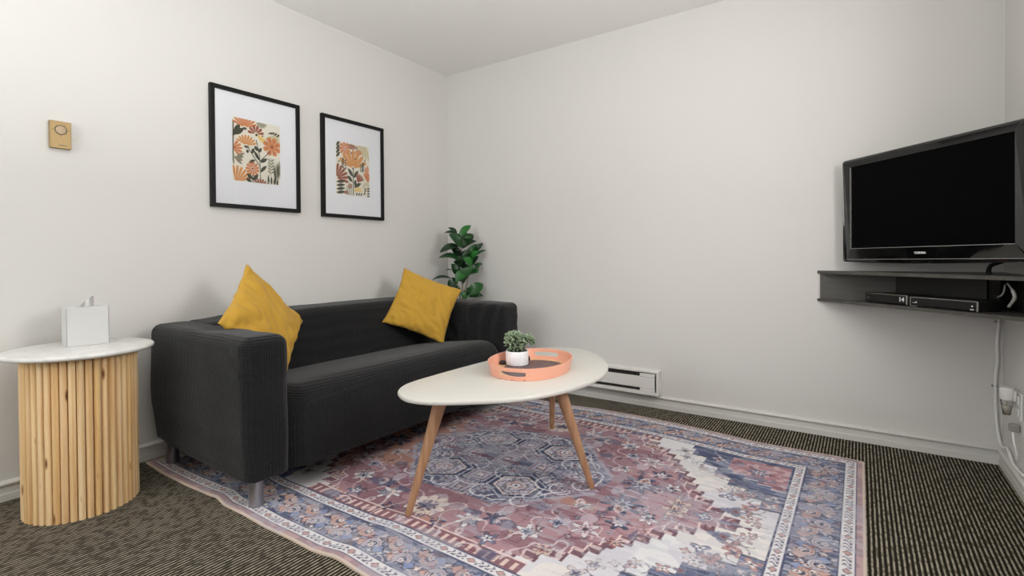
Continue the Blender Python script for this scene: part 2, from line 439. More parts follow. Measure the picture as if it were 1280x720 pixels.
    # ---- sprays in the cream ground
    for q in range(170):
        px, py = rs.rand() * 1.1, rs.rand() * .66
        lim = np.interp(py, [0, .085, .3, .5, .66], [1.08, .92, .80, .66, .50])
        if px > lim + .03 and not ((FX - px) < .46 and (FY - py) < .40 - (FX - px) * .62):
            k = rs.randint(3)
            floret(px, py, .014 + rs.rand() * .028, rs.randint(3, 6), [h((176, 140, 138)), h((120, 124, 146)), h((196, 186, 186))][k], [cream, h((140, 96, 96)), slate][rs.randint(3)], rs.rand() * 6, line=h((84, 74, 80)), lw=.003)
            a0_ = rs.rand() * 6
            scroll(px + .02, py + .01, .018 + rs.rand() * .022, a0_, a0_ + 2.6, .0022, h((110, 104, 112)))
    # ---- central navy-grey medallion
    o = np.maximum(ax / .56 + ay / .60, np.maximum(ax / .50, ay / .385))
    o = o + .05 * (symnoise(26, 26, 21) - .5)
    cen = o < 1.0
    paint((o < 1.05) & (o > 1.0) & (symnoise(16, 16, 61) > .48), lav, .7)
    paint(cen, h((140, 141, 160))); paint(cen & (symnoise(13, 13, 22) > .53), h((88, 95, 122)), .85); paint(cen & (symnoise(22, 22, 23) > .57), h((160, 156, 174)), .8)
    paint(cen & (vnoise(5, 9, 24) > .62), h((146, 118, 130)), .65)
    paint((np.abs(o - .93) < .009) & (np.sin(40 * ax) > -.4), white, .8); paint(np.abs(o - .90) < .006, deep, .8)
    for px, py in ((.19, .205),):
        hx = np.abs(ax - px); hy = np.abs(ay - py)
        d = np.maximum(hx * .55 + hy * .95, hx * .98)
        d = d + .004 * (symnoise(50, 50, 25) - .5)
        for r_, c_ in ((.128, navy), (.116, h((176, 176, 194))), (.108, navy), (.088, h((222, 210, 206))), (.080, h((112, 96, 112))), (.074, h((182, 176, 192))), (.050, h((92, 86, 110))), (.045, h((196, 180, 184))), (.024, rust), (.016, white), (.008, navy)):
            paint(d < r_, c_)
        A = np.arctan2(ay - py, ax - px); R = np.hypot(ax - px, ay - py)
        paint((R < .07) & (np.abs(R - .055 * (1 + .25 * np.cos(6 * A))) < .0035), ink, .8)
    for px, py in ((0, 0), (.0, .2), (.19, 0), (.36, .0), (.0, .33)):
        hx = np.abs(ax - px); hy = np.abs(ay - py); d = np.maximum(hx, hy); d = np.where(px > .3, hx * .8 + hy, d)
        for r_, c_ in ((.060, navy), (.055, h((190, 184, 196))), (.047, h((118, 92, 104))), (.041, h((180, 178, 194))), (.022, deep), (.014, h((206, 196, 200)))):
            paint((d < r_) & cen, c_, .95)
    for px, py, r in ((.10, .10, .045), (.30, .10, .04), (.10, .30, .035), (.36, .12, .03), (.42, .05, .025), (.28, .30, .025)):
        floret(px, py, r, 6, lav, rose, rot=px * 9); scroll(px, py, r * 1.5, .3, 4.4, .0035, white)
    paint(cen & (np.abs(symnoise(30, 30, 27) - .5) < .014), ink, .7); paint(cen & (np.abs(symnoise(34, 34, 28) - .53) < .014), white, .7)
    paint(cen & (np.abs(dy + .02 + .04 * dx) < .012) & (vnoise(20, 20, 29) > .4), h((120, 76, 88)), .7)
    # scrolls through the rose ground
    rg = med & ~cen & (o > 1.08)
    paint(rg & (np.abs(symnoise(15, 15, 31) - .5) < .012), h((216, 200, 202)), .7)
    paint(rg & (np.abs(symnoise(19, 19, 32) - .47) < .010), h((92, 62, 74)), .7)
    paint(rg & (symnoise(18, 18, 33) > .66), h((190, 176, 188)), .6); paint(rg & (symnoise(17, 17, 34) > .67), h((78, 84, 112)), .7)
    # ---- borders
    ae = np.where(L / 2 - ax < Wd / 2 - ay, dy, dx)        # coordinate along the edge
    def ring(a, b): return (e >= a) & (e < b)
    paint(ring(-1, .262), navy)
    main = ring(.075, .212)
    b = (e - .1435) / .0685                                 # -1..1 across the main border
    paint(main, h((72, 80, 108)))
    paint(main & (vnoise(16, 16, 47) > .54), h((96, 104, 130)), .85); paint(main & (vnoise(30, 30, 41) > .62), h((150, 152, 168)), .8)
    paint(main & (vnoise(20, 20, 48) > .66), h((130, 112, 116)), .6)
    g1 = vnoise(26, 26, 49)
    paint(main & (np.abs(g1 - .5) < .022), h((198, 188, 186)), .85)
    P_ = .29
    ph = (ae % P_) / P_
    v1 = np.abs(b - .55 * np.sin(2 * PI * ph)); v2 = np.abs(b + .55 * np.sin(2 * PI * ph))
    paint(main & (v1 < .15), ink, .7); paint(main & (v1 < .09), h((204, 180, 170))); paint(main & (v2 < .14), ink, .6); paint(main & (v2 < .08), h((196, 192, 200)))
    for c0, rr, n, c1, c2 in ((0.0, .055, 8, h((216, 204, 202)), h((150, 150, 176))), (.5, .050, 6, h((206, 176, 168)), h((232, 226, 226))), (.25, .026, 5, white, rust), (.75, .026, 5, white, rust)):
        sgn = {0.0: 0, .5: 0, .25: -.62, .75: .62}[c0]
        X = ((ph - c0 + .5) % 1 - .5) * P_; Y = (b - sgn) * .0685
        R = np.hypot(X * .9, Y); A = np.arctan2(Y, X); r2 = rr * (.74 + .26 * np.cos(n * A))
        paint(main & (R < r2 + .005), ink, .9); paint(main & (R < r2), c1); paint(main & (R < r2 * .6), c2); paint(main & (np.abs(R - r2 * .6) < .003), ink, .8); paint(main & (R < r2 * .25), rust)
    for c0 in (.125, .375, .625, .875):
        X = ((ph - c0 + .5) % 1 - .5) * P_; Y = b * .0685
        for sg in (1, -1):
            q = np.abs(X * .8 + sg * .03) / .018 + np.abs(Y - sg * .034) / .022
            paint(main & (q < 1.25), ink, .8); paint(main & (q < 1), [h((126, 140, 176)), h((196, 158, 146))][int(c0 * 8) % 4 // 2])
    for c0, sg in ((.12, 1), (.38, -1), (.62, 1), (.88, -1)):            # curled leaves between the rosettes
        X = ((ph - c0 + .5) % 1 - .5) * P_; Y = b * .0685 + sg * .030
        R = np.hypot(X, Y); A = (np.arctan2(Y * sg, X)) % (2 * PI)
        arc_ = np.abs(R - .024 - .006 * np.sin(A)); on_ = A < 4.2
        paint(main & on_ & (arc_ < .011), ink, .85); paint(main & on_ & (arc_ < .0075), [h((206, 178, 166)), h((196, 196, 206))][sg > 0]); paint(main & on_ & (arc_ < .0025), h((150, 92, 84)), .8)
        paint(main & (R < .010), h((220, 214, 214))); paint(main & (R < .005), rust)
    paint(main & (vnoise(3, 3, 44) > .68), h((110, 112, 132)), .3)
    paint(main & (vnoise(7, 130, 46) > .7), h((170, 170, 182)), .4)
    for a_, b_ in ((.030, .070), (.217, .256)):
        g = ring(a_, b_); paint(g, h((216, 212, 214)))
        pp = .115; m_ = (a_ + b_) / 2; f_ = (ae % pp)
        d = np.abs(f_ - .02) / .016 + np.abs(e - m_) / .011
        paint(g & (d < 1.25), ink, .8); paint(g & (d < .9), h((186, 150, 146)))
        for c_ in (.052, .075, .098):
            w_ = np.abs((f_ - c_) - (.007 * np.sin((e - m_) * 260)) - (e - m_) * .3)
            paint(g & (w_ < .0042) & (np.abs(e - m_) < .013), h((74, 78, 104)), .9)
            paint(g & (np.hypot(f_ - c_ - .008, e - m_ + .007) < .0045), h((70, 66, 82)), .85)
    paint(ring(.010, .028), h((160, 136, 142))); paint(ring(.010, .028) & (vnoise(30, 30, 46) > .6), h((190, 160, 158)), .7)
    paint(ring(-1, .010), h((200, 184, 170))); paint(ring(.028, .031) | ring(.07, .073) | ring(.212, .217) | ring(.256, .262), h((70, 76, 104)), .9)
    # ---- woven-in wear: patches where the print has faded
    wear = vnoise(5, 9, 51) * .5 + vnoise(22, 60, 52) * .5
    paint(wear > .60, h((178, 178, 190)), .34)
    # ---- tone drift: colours shift warmer towards the left end
    warm = np.clip((1.1 - S) / 1.1, 0, 1)[..., None] * .45
    col[:] = col * (1 - warm) + (col * np.array([1.12, .98, .80])) * warm
    # ---- place on the floor
    xs = np.array([.04, .6, 1.21, 1.46, 1.72, 1.96, 2.18, 2.35, 2.56, 2.72, 2.83]); yf = np.array([-.27, -.27, -.28, -.242, -.240, -.256, -.285, -.318, -.316, -.312, -.324])
    xn = np.array([.04, .225, .447, .62, .69, .78, .9, 1.06, 1.2, 1.33, 1.42, 1.5, 1.6, 2.0, 2.83]); yn = np.array([-2.175, -2.184, -2.179, -2.168, -2.166, -2.176, -2.172, -2.175, -2.170, -2.169, -2.158, -2.157, -2.162, -2.165, -2.165])
    X = .044 + S
    Y0 = np.interp(X, xn, yn); Y1 = np.interp(X, xs, yf)
    Y = Y0 + (Y1 - Y0) * T / Wd
    Z = .006 + .007 * np.exp(-((X - .70) / .06) ** 2 - ((T - 0) / .11) ** 2) + .006 * np.exp(-((X - 1.44) / .06) ** 2 - (T / .12) ** 2) + .001 * np.sin(X * 5) * np.exp(-T / .2)
    V = np.stack([X, Y, Z], -1).reshape(-1, 3)
    idx = np.arange(nx * ny).reshape(ny, nx)
    Fc = np.stack([idx[:-1, :-1], idx[:-1, 1:], idx[1:, 1:], idx[1:, :-1]], -1).reshape(-1, 4)
    # skirt down to the floor all round
    ringi = np.concatenate([idx[0, :], idx[1:, -1], idx[-1, -2::-1], idx[-2:0:-1, 0]])
    base = V[ringi].copy(); base[:, 2] = .0005 + np.maximum(base[:, 2] - .0085, 0)
    nb = len(ringi); o0 = len(V); j = np.arange(nb); j2 = (j + 1) % nb
    SK = np.stack([ringi[j2], ringi[j], o0 + j, o0 + j2], -1)
    V = np.concatenate([V, base]); Fc = np.concatenate([Fc, SK])
    org = np.array([1.43, -1.22, 0]); V = V - org
    me = bpy.data.meshes.new('area_rug'); me.vertices.add(len(V)); me.vertices.foreach_set('co', V.astype(np.float32).ravel())
    me.loops.add(len(Fc) * 4); me.loops.foreach_set('vertex_index', Fc.astype(np.int32).ravel())
    me.polygons.add(len(Fc)); me.polygons.foreach_set('loop_start', np.arange(len(Fc), dtype=np.int32) * 4)
    me.materials.append(M['rug']); me.update(calc_edges=True); me.validate()
    at_ = me.color_attributes.new('Col', 'FLOAT_COLOR', 'POINT')
    cc = np.ones((len(V), 4), np.float32); cc[:nx * ny, :3] = col.reshape(-1, 3); cc[nx * ny:, :3] = h((196, 172, 150))
    at_.data.foreach_set('color', cc.ravel())
    me.shade_smooth()
    o = bpy.data.objects.new('area_rug', me); C.objects.link(o); o.location = org
    return tag(o, 'large faded navy, rose and cream oriental rug lying on the dark carpet', 'rug')
build_rug()

# ------------------------------------------------------------------ sofa
def rcube(c, hs, r, inner=10, arc=5, fn=None):
    """rounded box as a dense grid, world coordinates"""
    axes = []
    for k in range(3):
        a = hs[k] - r; n = max(2, int(inner * hs[k] / .3) + 2)
        mid = list(np.linspace(-a, a, n)); ex = [r * math.tan(PI / 4 * (i + 1) / arc) for i in range(arc)]
        axes.append([-a - x for x in reversed(ex)] + mid + [a + x for x in ex])
    vid = {}; vs = []; fs = []
    def vert(i, j, k):
        key = (i, j, k)
        if key not in vid:
            p = Vector((axes[0][i], axes[1][j], axes[2][k]))
            q = Vector([max(-(hs[m] - r), min(hs[m] - r, p[m])) for m in range(3)])
            d = p - q
            if d.length > 1e-9: d = d.normalized() * r
            p = q + d + Vector(c)
            if fn: p = fn(p)
            vid[key] = len(vs); vs.append(p)
        return vid[key]
    N = [len(a) - 1 for a in axes]
    for ax_ in range(3):
        u, v = [(1, 2), (2, 0), (0, 1)][ax_]
        for side in (0, N[ax_]):
            for i in range(N[u]):
                for j in range(N[v]):
                    q = []
                    for di, dj in ((0, 0), (1, 0), (1, 1), (0, 1)):
                        ijk = [0, 0, 0]; ijk[ax_] = side; ijk[u] = i + di; ijk[v] = j + dj; q.append(vert(*ijk))
                    fs.append(q if side else q[::-1])
    return vs, fs
def nz(p, s, k=0): return mnoise.noise(Vector((p[0] * s + k, p[1] * s - k, p[2] * s + 2 * k)))
sofa = thing('sofa', 'charcoal ribbed fabric two-seat sofa on steel feet against the left wall', 'sofa', (.5, -1.26, 0))
def arm_fn(sign, y0):
    def f(p):
        p = p.copy()
        p.y += .006 * nz(p, 5, 3 + sign) ; p.x += .006 * nz(p, 4, 7)
        if p.z > .5: p.z += .006 * nz(p, 6, 1)
        p.z = max(p.z, .112 + .028 * max(0, (.5 - p.x) / .45) * (1 if sign * (p.y - y0) < -.06 else .3))
        if p.z < .3 and sign * (p.y - y0) < 0: p.y += sign * .02 * (.3 - p.z) / .2
        inner = sign * (p.y - y0)
        if inner > .05 and p.z > .35:                                   # gathered cover on the inner face
            p.y += sign * .009 * math.sin(p.x * 48 + 3.5 * math.sin(p.z * 8 + p.x * 5) + 4 * nz(p, 4, 9)) * min(1, (p.z - .35) / .08) * (1 if sign < 0 else .4)
        if abs(inner + .07) < .08 and p.x > .84 and p.z > .5: p.y += .003 * math.sin(p.z * 70)
        return p
    return f
for nm, yc, sg in (('armrest', -2.079, 1), ('armrest', -.4375, -1)):
    v, f = rcube((.507, yc, .358), (.427, .094, .298), .042, 26, 5, arm_fn(sg, yc))
    MB().add(v, f).build(nm, M['fabric'], sofa, smooth=True)
def back_fn(p):
    p = p.copy(); t_ = (p.z - .2) / .48
    p.x = .06 + (p.x - .06) * (1 - .22 * max(0, t_))
    p.x += .010 * math.sin((p.y + 1.26) * 2.2) * 0 + .006 * nz(p, 4, 2)
    p.z += (.006 * math.cos((p.y + 1.26) * 2.0) + .003 * nz(p, 6, 5)) * max(0, t_)
    sd = max(0, min(1, (-1.72 - p.y) / .25)); p.z -= .022 * sd * sd * (3 - 2 * sd) * max(0, t_)
    return p
v, f = rcube((.215, -1.258, .405), (.165, .775, .272), .055, 22, 5, back_fn)
MB().add(v, f).build('backrest', M['fabric'], sofa, smooth=True)
def seat_fn(p):
    p = p.copy()
    k = max(0, min(1, (p.z - .25) / .15))
    p.z += k * (-.055 * max(0, (.80 - p.x)) / .45 + .022 * (1 - ((p.y + 1.258) / .74) ** 4))
    p.x += .010 * k * (1 - ((p.y + 1.258) / .74) ** 2)
    p.z = max(p.z, .104 - .006 * (p.y + 1.26))
    if p.x > .8 and p.z < .38: p.x += .004 * nz(p, 5, 4)
    ed = max(0, 1 - abs(p.y + 1.975) / .05)                              # tucked fold by the arm
    p.z -= ed * k * .03 * (p.x > .75); p.x -= ed * k * .012
    return p
v, f = rcube((.620, -1.258, .205), (.312, .738, .215), .095, 22, 7, seat_fn)
MB().add(v, f).build('seat', M['fabric'], sofa, smooth=True)
for x, y in ((.883, -2.108), (.157, -2.105), (.883, -.41), (.157, -.41)):
    MB().lathe([(.024, .0075), (.026, .010), (.026, .135)], (x, y, 0), 28).build('leg', M['steel'], sofa, angle=40)

# ------------------------------------------------------------------ cushions
def cushion(label, c, yaw, tilt, roll, s, T, seed, sag=0):
    ex = Vector((math.cos(yaw), math.sin(yaw), 0)); n = Vector((math.sin(yaw), -math.cos(yaw), 0)); up = Vector((0, 0, 1))
    n2 = n * math.cos(tilt) + up * math.sin(tilt); u2 = up * math.cos(tilt) - n * math.sin(tilt)
    e3 = ex * math.cos(roll) + u2 * math.sin(roll); u3 = u2 * math.cos(roll) - ex * math.sin(roll)
    N = 60; c = Vector(c); vs = []; fs = []; ids = {}
    for side in (1, -1):
        for i in range(N + 1):
            for j in range(N + 1):
                a = 2 * i / N - 1; b = 2 * j / N - 1; bd = i in (0, N) or j in (0, N)
                if bd and (i, j, 1) in ids: ids[(i, j, side)] = ids[(i, j, 1)]; continue
                x = s * a * (1 - .085 * (1 - b * b)); y = s * b * (1 - .085 * (1 - a * a))
                h_ = T * ((1 - a ** 2) * (1 - b ** 2)) ** .42 * (1 - .25 * (a * a + b * b) / 2)
                if bd: h_ = 0
                w = Vector((a * 3 + seed, b * 3, side * 2.))
                edge_ = (abs(a) ** 6 + abs(b) ** 6)
                wr = .008 * mnoise.noise(w * 1.1) + .024 * abs(mnoise.noise(Vector((a * 2.0 + b * 3.2 + seed, b * 1.0 - a * 1.4, seed)))) - .006
                pk = .007 * math.sin((a + b * .3) * 24 + seed) * max(0, (-b - .6)) / .4 + .002 * math.sin(b * 14 + a * 5) * max(0, (abs(a) - .7)) / .3
                if bd: wr = 0; pk = 0; x += .004 * mnoise.noise(w * 1.2) ; y += .004 * mnoise.noise(w * 1.5)
                p = c + e3 * x + u3 * y + n2 * (side * (h_ + (wr + pk) * min(1, h_ / .02)))
                ids[(i, j, side)] = len(vs); vs.append(p)
        for i in range(N):
            for j in range(N):
                q = [ids[(i, j, side)], ids[(i + 1, j, side)], ids[(i + 1, j + 1, side)], ids[(i, j + 1, side)]]
                fs.append(q if side > 0 else q[::-1])
    o = MB().add(vs, fs).build('throw_pillow', M['mustard'], None, smooth=True)
    return tag(o, label, 'pillow', 'mustard throw pillows on the sofa')
cushion('mustard yellow throw pillow leaning on the sofa arm nearest the wooden side table', (.482, -1.835, .657), 2.037, .408, -.903, .2135, .062, 1)
cushion('mustard yellow throw pillow in the sofa corner beside the tall green plant', (.442, -.741, .643), .9895, .451, -.426, .207, .062, 5)

# the soft cushions give way where they press on the sofa
from mathutils.bvhtree import BVHTree
_so = world_loc(sofa)
_bv = []
for o in sofa.children:
    if o.name.startswith('leg'): continue
    _bv.append(BVHTree.FromPolygons([v.co + _so for v in o.data.vertices], [tuple(p.vertices) for p in o.data.polygons]))
for o in [x for x in C.objects if x.name.startswith('throw_pillow')]:
    for it in range(3):
        for v in o.data.vertices:
            w_ = v.co + o.location
            for b_ in _bv:
                l_, n_, i_, d_ = b_.find_nearest(w_)
                if (w_ - l_).dot(n_) < .001: w_ = l_ + n_ * .0015
            v.co = w_ - o.location

# ------------------------------------------------------------------ fluted side table, tissue box
st = thing('side_table', 'round side table with fluted pine drum base and white marble top', 'side table', (.283, -2.47, 0))
def drum():
    mb = MB(); n = 44; R = .1665; cols = []
    for k in range(n):
        a0 = 2 * PI * k / n; w = PI * R / n * .93; vs = []; m = 9
        ca, sa = math.cos(a0), math.sin(a0)
        for z in (0.001, .5945):
            for i in range(m):
                th = -PI / 2 + PI * i / (m - 1)
                tx = w * math.sin(th); rr = R + .0122 * math.cos(th)
                vs.append((.283 + rr * ca - tx * sa, -2.47 + rr * sa + tx * ca, z))
            tx = 0; vs.append((.283 + (R - .012) * ca, -2.47 + (R - .012) * sa, z))
        q = m + 1
        fs = [(i, (i + 1) % q, q + (i + 1) % q, q + i) for i in range(q)] + [tuple(range(q))[::-1], tuple(range(q, 2 * q))]
        mb.add(vs, fs); cols += [((k * .61803) % 1, (k * .37) % 1 * 3, (k * .77) % 1 * 5, 1)] * (2 * q)
    o = mb.build('drum_base', M['pine'], st)
    a = o.data.color_attributes.new('Col', 'FLOAT_COLOR', 'POINT'); a.data.foreach_set('color', np.array(cols, np.float32).ravel())
    o.data.shade_smooth(); o.data.set_sharp_from_angle(angle=math.radians(40))
drum()
MB().lathe([(.222, .595), (.231, .5975), (.235, .602), (.235, .608), (.232, .612), (.227, .6135)], (.283, -2.47, 0), 96).build('table_top', M['marble'], st, angle=50)
tb = thing('tissue_box', 'white square tissue box cover on the marble side table', 'tissue box', (.19, -2.43, .6138))
ta = math.radians(7.5)
Mx = Matrix.Translation((.199, -2.432, 0)) @ Matrix.Rotation(-ta, 4, 'Z')
bx = MB(); hx, hy, z0, z1 = .062, .0665, .6138, .765; wl = .004
bx.box((-hx, -hy, z0), (hx, -hy + wl, z1), bev=.001, M=Mx).box((-hx, hy - wl, z0), (hx, hy, z1), bev=.001, M=Mx)
bx.box((-hx, -hy, z0), (-hx + wl, hy, z1), bev=.001, M=Mx).box((hx - wl, -hy, z0), (hx, hy, z1), bev=.001, M=Mx)
bx.box((-hx + .001, -hy + .001, z1 - wl), (-.012, hy - .001, z1 - .0003), M=Mx).box((.012, -hy + .001, z1 - wl), (hx - .001, hy - .001, z1 - .0003), M=Mx)
bx.box((-.013, -hy + .001, z1 - wl), (.013, -.035, z1 - .0003), M=Mx).box((-.013, .035, z1 - wl), (.013, hy - .001, z1 - .0003), M=Mx)
bx.build('cover', M['ceramic'], tb)
tv_, tf_ = [], []
n1, n2_ = 14, 10
for i in range(n1):
    for j in range(n2_):
        a = i / (n1 - 1) * 2 - 1; b = j / (n2_ - 1)
        y = a * (.030 - .012 * b) + .012 * b ; x = .006 * math.sin(a * 4 + b) * (1 + b) + .012 * b * b - .010 * abs(a) * b
        z = .745 + .060 * b + .012 * b * (a * .6 - abs(a - .4)) 
        tv_.append(Mx @ Vector((x, y, z)))
for i in range(n1 - 1):
    for j in range(n2_ - 1): tf_.append((i * n2_ + j, (i + 1) * n2_ + j, (i + 1) * n2_ + j + 1, i * n2_ + j + 1))
MB().add(tv_, tf_).build('tissue', M['ceramic'], tb, smooth=True)

# ------------------------------------------------------------------ coffee table, tray, succulent
ct = thing('coffee_table', 'white egg-shaped coffee table with three splayed oak legs on the rug', 'coffee table', (1.6, -1.27, 0))
ring_px = [(497, 489), (502.5, 482.5), (515, 476.8), (540, 469.3), (577.5, 458.8), (610, 450.3), (636, 443), (660, 437), (680, 434.3), (702, 433.6), (727, 436), (746, 442.5), (756, 450.5), (760.3, 458), (758, 464.5), (751, 470.5), (734, 478.5), (702.5, 488), (665, 495.3), (630, 499), (577.5, 501.2), (540, 501.6), (515, 499.4), (502.5, 495.5)]
ring = [tuple(at(u, v, 2, .449)[:2]) for u, v in ring_px]
egg = [(p.x, p.y) for p in catmull([(a, b, 0) for a, b in ring], 5)]
def egg_slab():
    g = [Vector((p[0], p[1], 0)) for p in egg]; n = len(g); cen = sum(g, Vector()) / n
    area = sum(g[i].x * g[(i + 1) % n].y - g[(i + 1) % n].x * g[i].y for i in range(n))
    vs = []; fs = []; prof = [(-.012, .4315), (-.003, .4335), (0, .438), (0, .4445), (-.0025, .4485), (-.006, .4495)]
    for off, z in prof:
        for i in range(n):
            t_ = (g[(i + 1) % n] - g[i - 1]).normalized(); nn = Vector((t_.y, -t_.x, 0)) * (1 if area > 0 else -1)
            q = g[i] + nn * off; vs.append((q.x, q.y, z))
    for k in range(len(prof) - 1):
        for i in range(n): fs.append((k * n + i, k * n + (i + 1) % n, (k + 1) * n + (i + 1) % n, (k + 1) * n + i))
    fs.append(tuple(range(n))[::-1]); fs.append(tuple((len(prof) - 1) * n + i for i in range(n)))
    return MB().add(vs, fs)
egg_slab().build('tabletop', M['tabletop'], ct, angle=40)
for tip_, top in (((1.429, -1.837), (1.505, -1.735)), ((1.895, -1.259), (1.790, -1.345)), ((1.398, -.725), (1.455, -.815))):
    a = Vector((tip_[0], tip_[1], .0072)); b = Vector((top[0], top[1], .4312))
    pts = [a, a.lerp(b, .02), a.lerp(b, .35), a.lerp(b, .7), a.lerp(b, .92), b]
    mb = MB().tube(pts, [.0115, .0125, .0165, .0215, .025, .0255], 20)
    mb.v = [(x, y, max(.0072, min(.4314, z))) for x, y, z in mb.v]
    mb.build('leg', M['oak'], ct, angle=45)

tr = thing('serving_tray', 'coral pink oval tray with cut-out handles on the white coffee table', 'tray', (1.578, -1.215, .4497))
def tray():
    cx, cy = 1.578, -1.222; hT = .053; wt = .0034
    def oval(a, k):           # k 0 base .. 1 rim
        rx, ry = .169 + .011 * k, .226 + .013 * k
        ca, sa = math.cos(a), math.sin(a); p = 2.1
        q = (abs(ca) ** p + abs(sa) ** p) ** (-1 / p)
        x, y = rx * q * ca, ry * q * sa; cr, sr = math.cos(.21), math.sin(.21)
        return x * cr - y * sr, x * sr + y * cr
    def pt(lay, a, k):
        x, y = oval(a, k); d = math.hypot(x, y); s_ = 1 - (wt / d if lay else 0)
        return (cx + x * s_, cy + y * s_, .4502 + k * hT)
    mb = MB(); hw, sw, s0, s1 = .42, .345, .34, .70          # handle patch half-angle, slot half-angle, slot heights
    def rect(u):              # u 0..1 round the patch boundary; v = angle offset, k = height
        q = u * 4; i = int(q) % 4; f_ = q - int(q)
        return [(hw, -1 + 2 * f_), (hw - 2 * hw * f_, 1), (-hw, 1 - 2 * f_), (-hw + 2 * hw * f_, -1)][i]
    n = 96
    for c_ in (PI / 2, -PI / 2):
        outer = []; inner = []; zc, zr = (s0 + s1) / 2, (s1 - s0) / 2
        for i in range(n):
            a, kk = rect(i / n); outer.append((c_ + a, (kk + 1) / 2))
            th = math.atan2(kk, a / hw); r_ = zr * .27; px = math.cos(th) ; py = math.sin(th)
            p = 5.; q = (abs(px) ** p + abs(py) ** p) ** (-1 / p)
            inner.append((c_ + sw * q * px, zc + zr * q * py))
        rings = [[(o[0] * (1 - t_) + q[0] * t_, o[1] * (1 - t_) + q[1] * t_) for o, q in zip(outer, inner)] for t_ in (0, .5, .85, 1)]
        for lay in (0, 1):
            vs = [pt(lay, *q) for r_ in rings for q in r_]; fs = []
            for k in range(len(rings) - 1):
                for i in range(n): fs.append((k * n + i, k * n + (i + 1) % n, (k + 1) * n + (i + 1) % n, (k + 1) * n + i))
            mb.add(vs, fs)
        vs = [pt(l_, *q) for l_ in (0, 1) for q in inner]
        mb.add(vs, [(i, (i + 1) % n, n + (i + 1) % n, n + i) for i in range(n)])
    for a0, a1 in ((-PI / 2 + hw, PI / 2 - hw), (PI / 2 + hw, 3 * PI / 2 - hw)):
        m = 56; ks = (0, .25, .5, .75, 1)
        for lay in (0, 1):
            vs = [pt(lay, a0 + (a1 - a0) * i / m, k) for k in ks for i in range(m + 1)]
            mb.add(vs, [(k * (m + 1) + i, k * (m + 1) + i + 1, (k + 1) * (m + 1) + i + 1, (k + 1) * (m + 1) + i) for k in range(len(ks) - 1) for i in range(m)])
    n = 160
    for k in (0, 1):
        vs = [pt(l_, 2 * PI * i / n, k) for l_ in (0, 1) for i in range(n)]
        mb.add(vs, [(i, (i + 1) % n, n + (i + 1) % n, n + i) for i in range(n)])
    rim = mb.build('rim', M['coral'], tr)
    bm = bmesh.new(); bm.from_mesh(rim.data); bmesh.ops.remove_doubles(bm, verts=bm.verts[:], dist=.0006); bmesh.ops.recalc_face_normals(bm, faces=bm.faces[:]); bm.to_mesh(rim.data); bm.free()
    rim.data.shade_smooth(); rim.data.set_sharp_from_angle(angle=math.radians(40))
    o1 = [(cx + oval(2 * PI * k / n, 0)[0] * .985, cy + oval(2 * PI * k / n, 0)[1] * .985) for k in range(n)]
    MB().prism(o1, .4502, .4540).build('tray_floor', M['tray_floor'], tr)
    o2 = [(cx + .006 + oval(2 * PI * k / n, 0)[0] * .80, cy + .012 + oval(2 * PI * k / n, 0)[1] * .80) for k in range(n)]
    MB().prism(o2, .4540, .4545).build('printed_panel', M['tray_print'], tr)
tray()
su = thing('potted_succulent', 'small white pot with a grey-green succulent standing in the coral tray', 'potted plant', (1.49, -1.235, .4546))
pc = at(646, 457.5, 2, .458); PX, PY = 1.492, -1.232
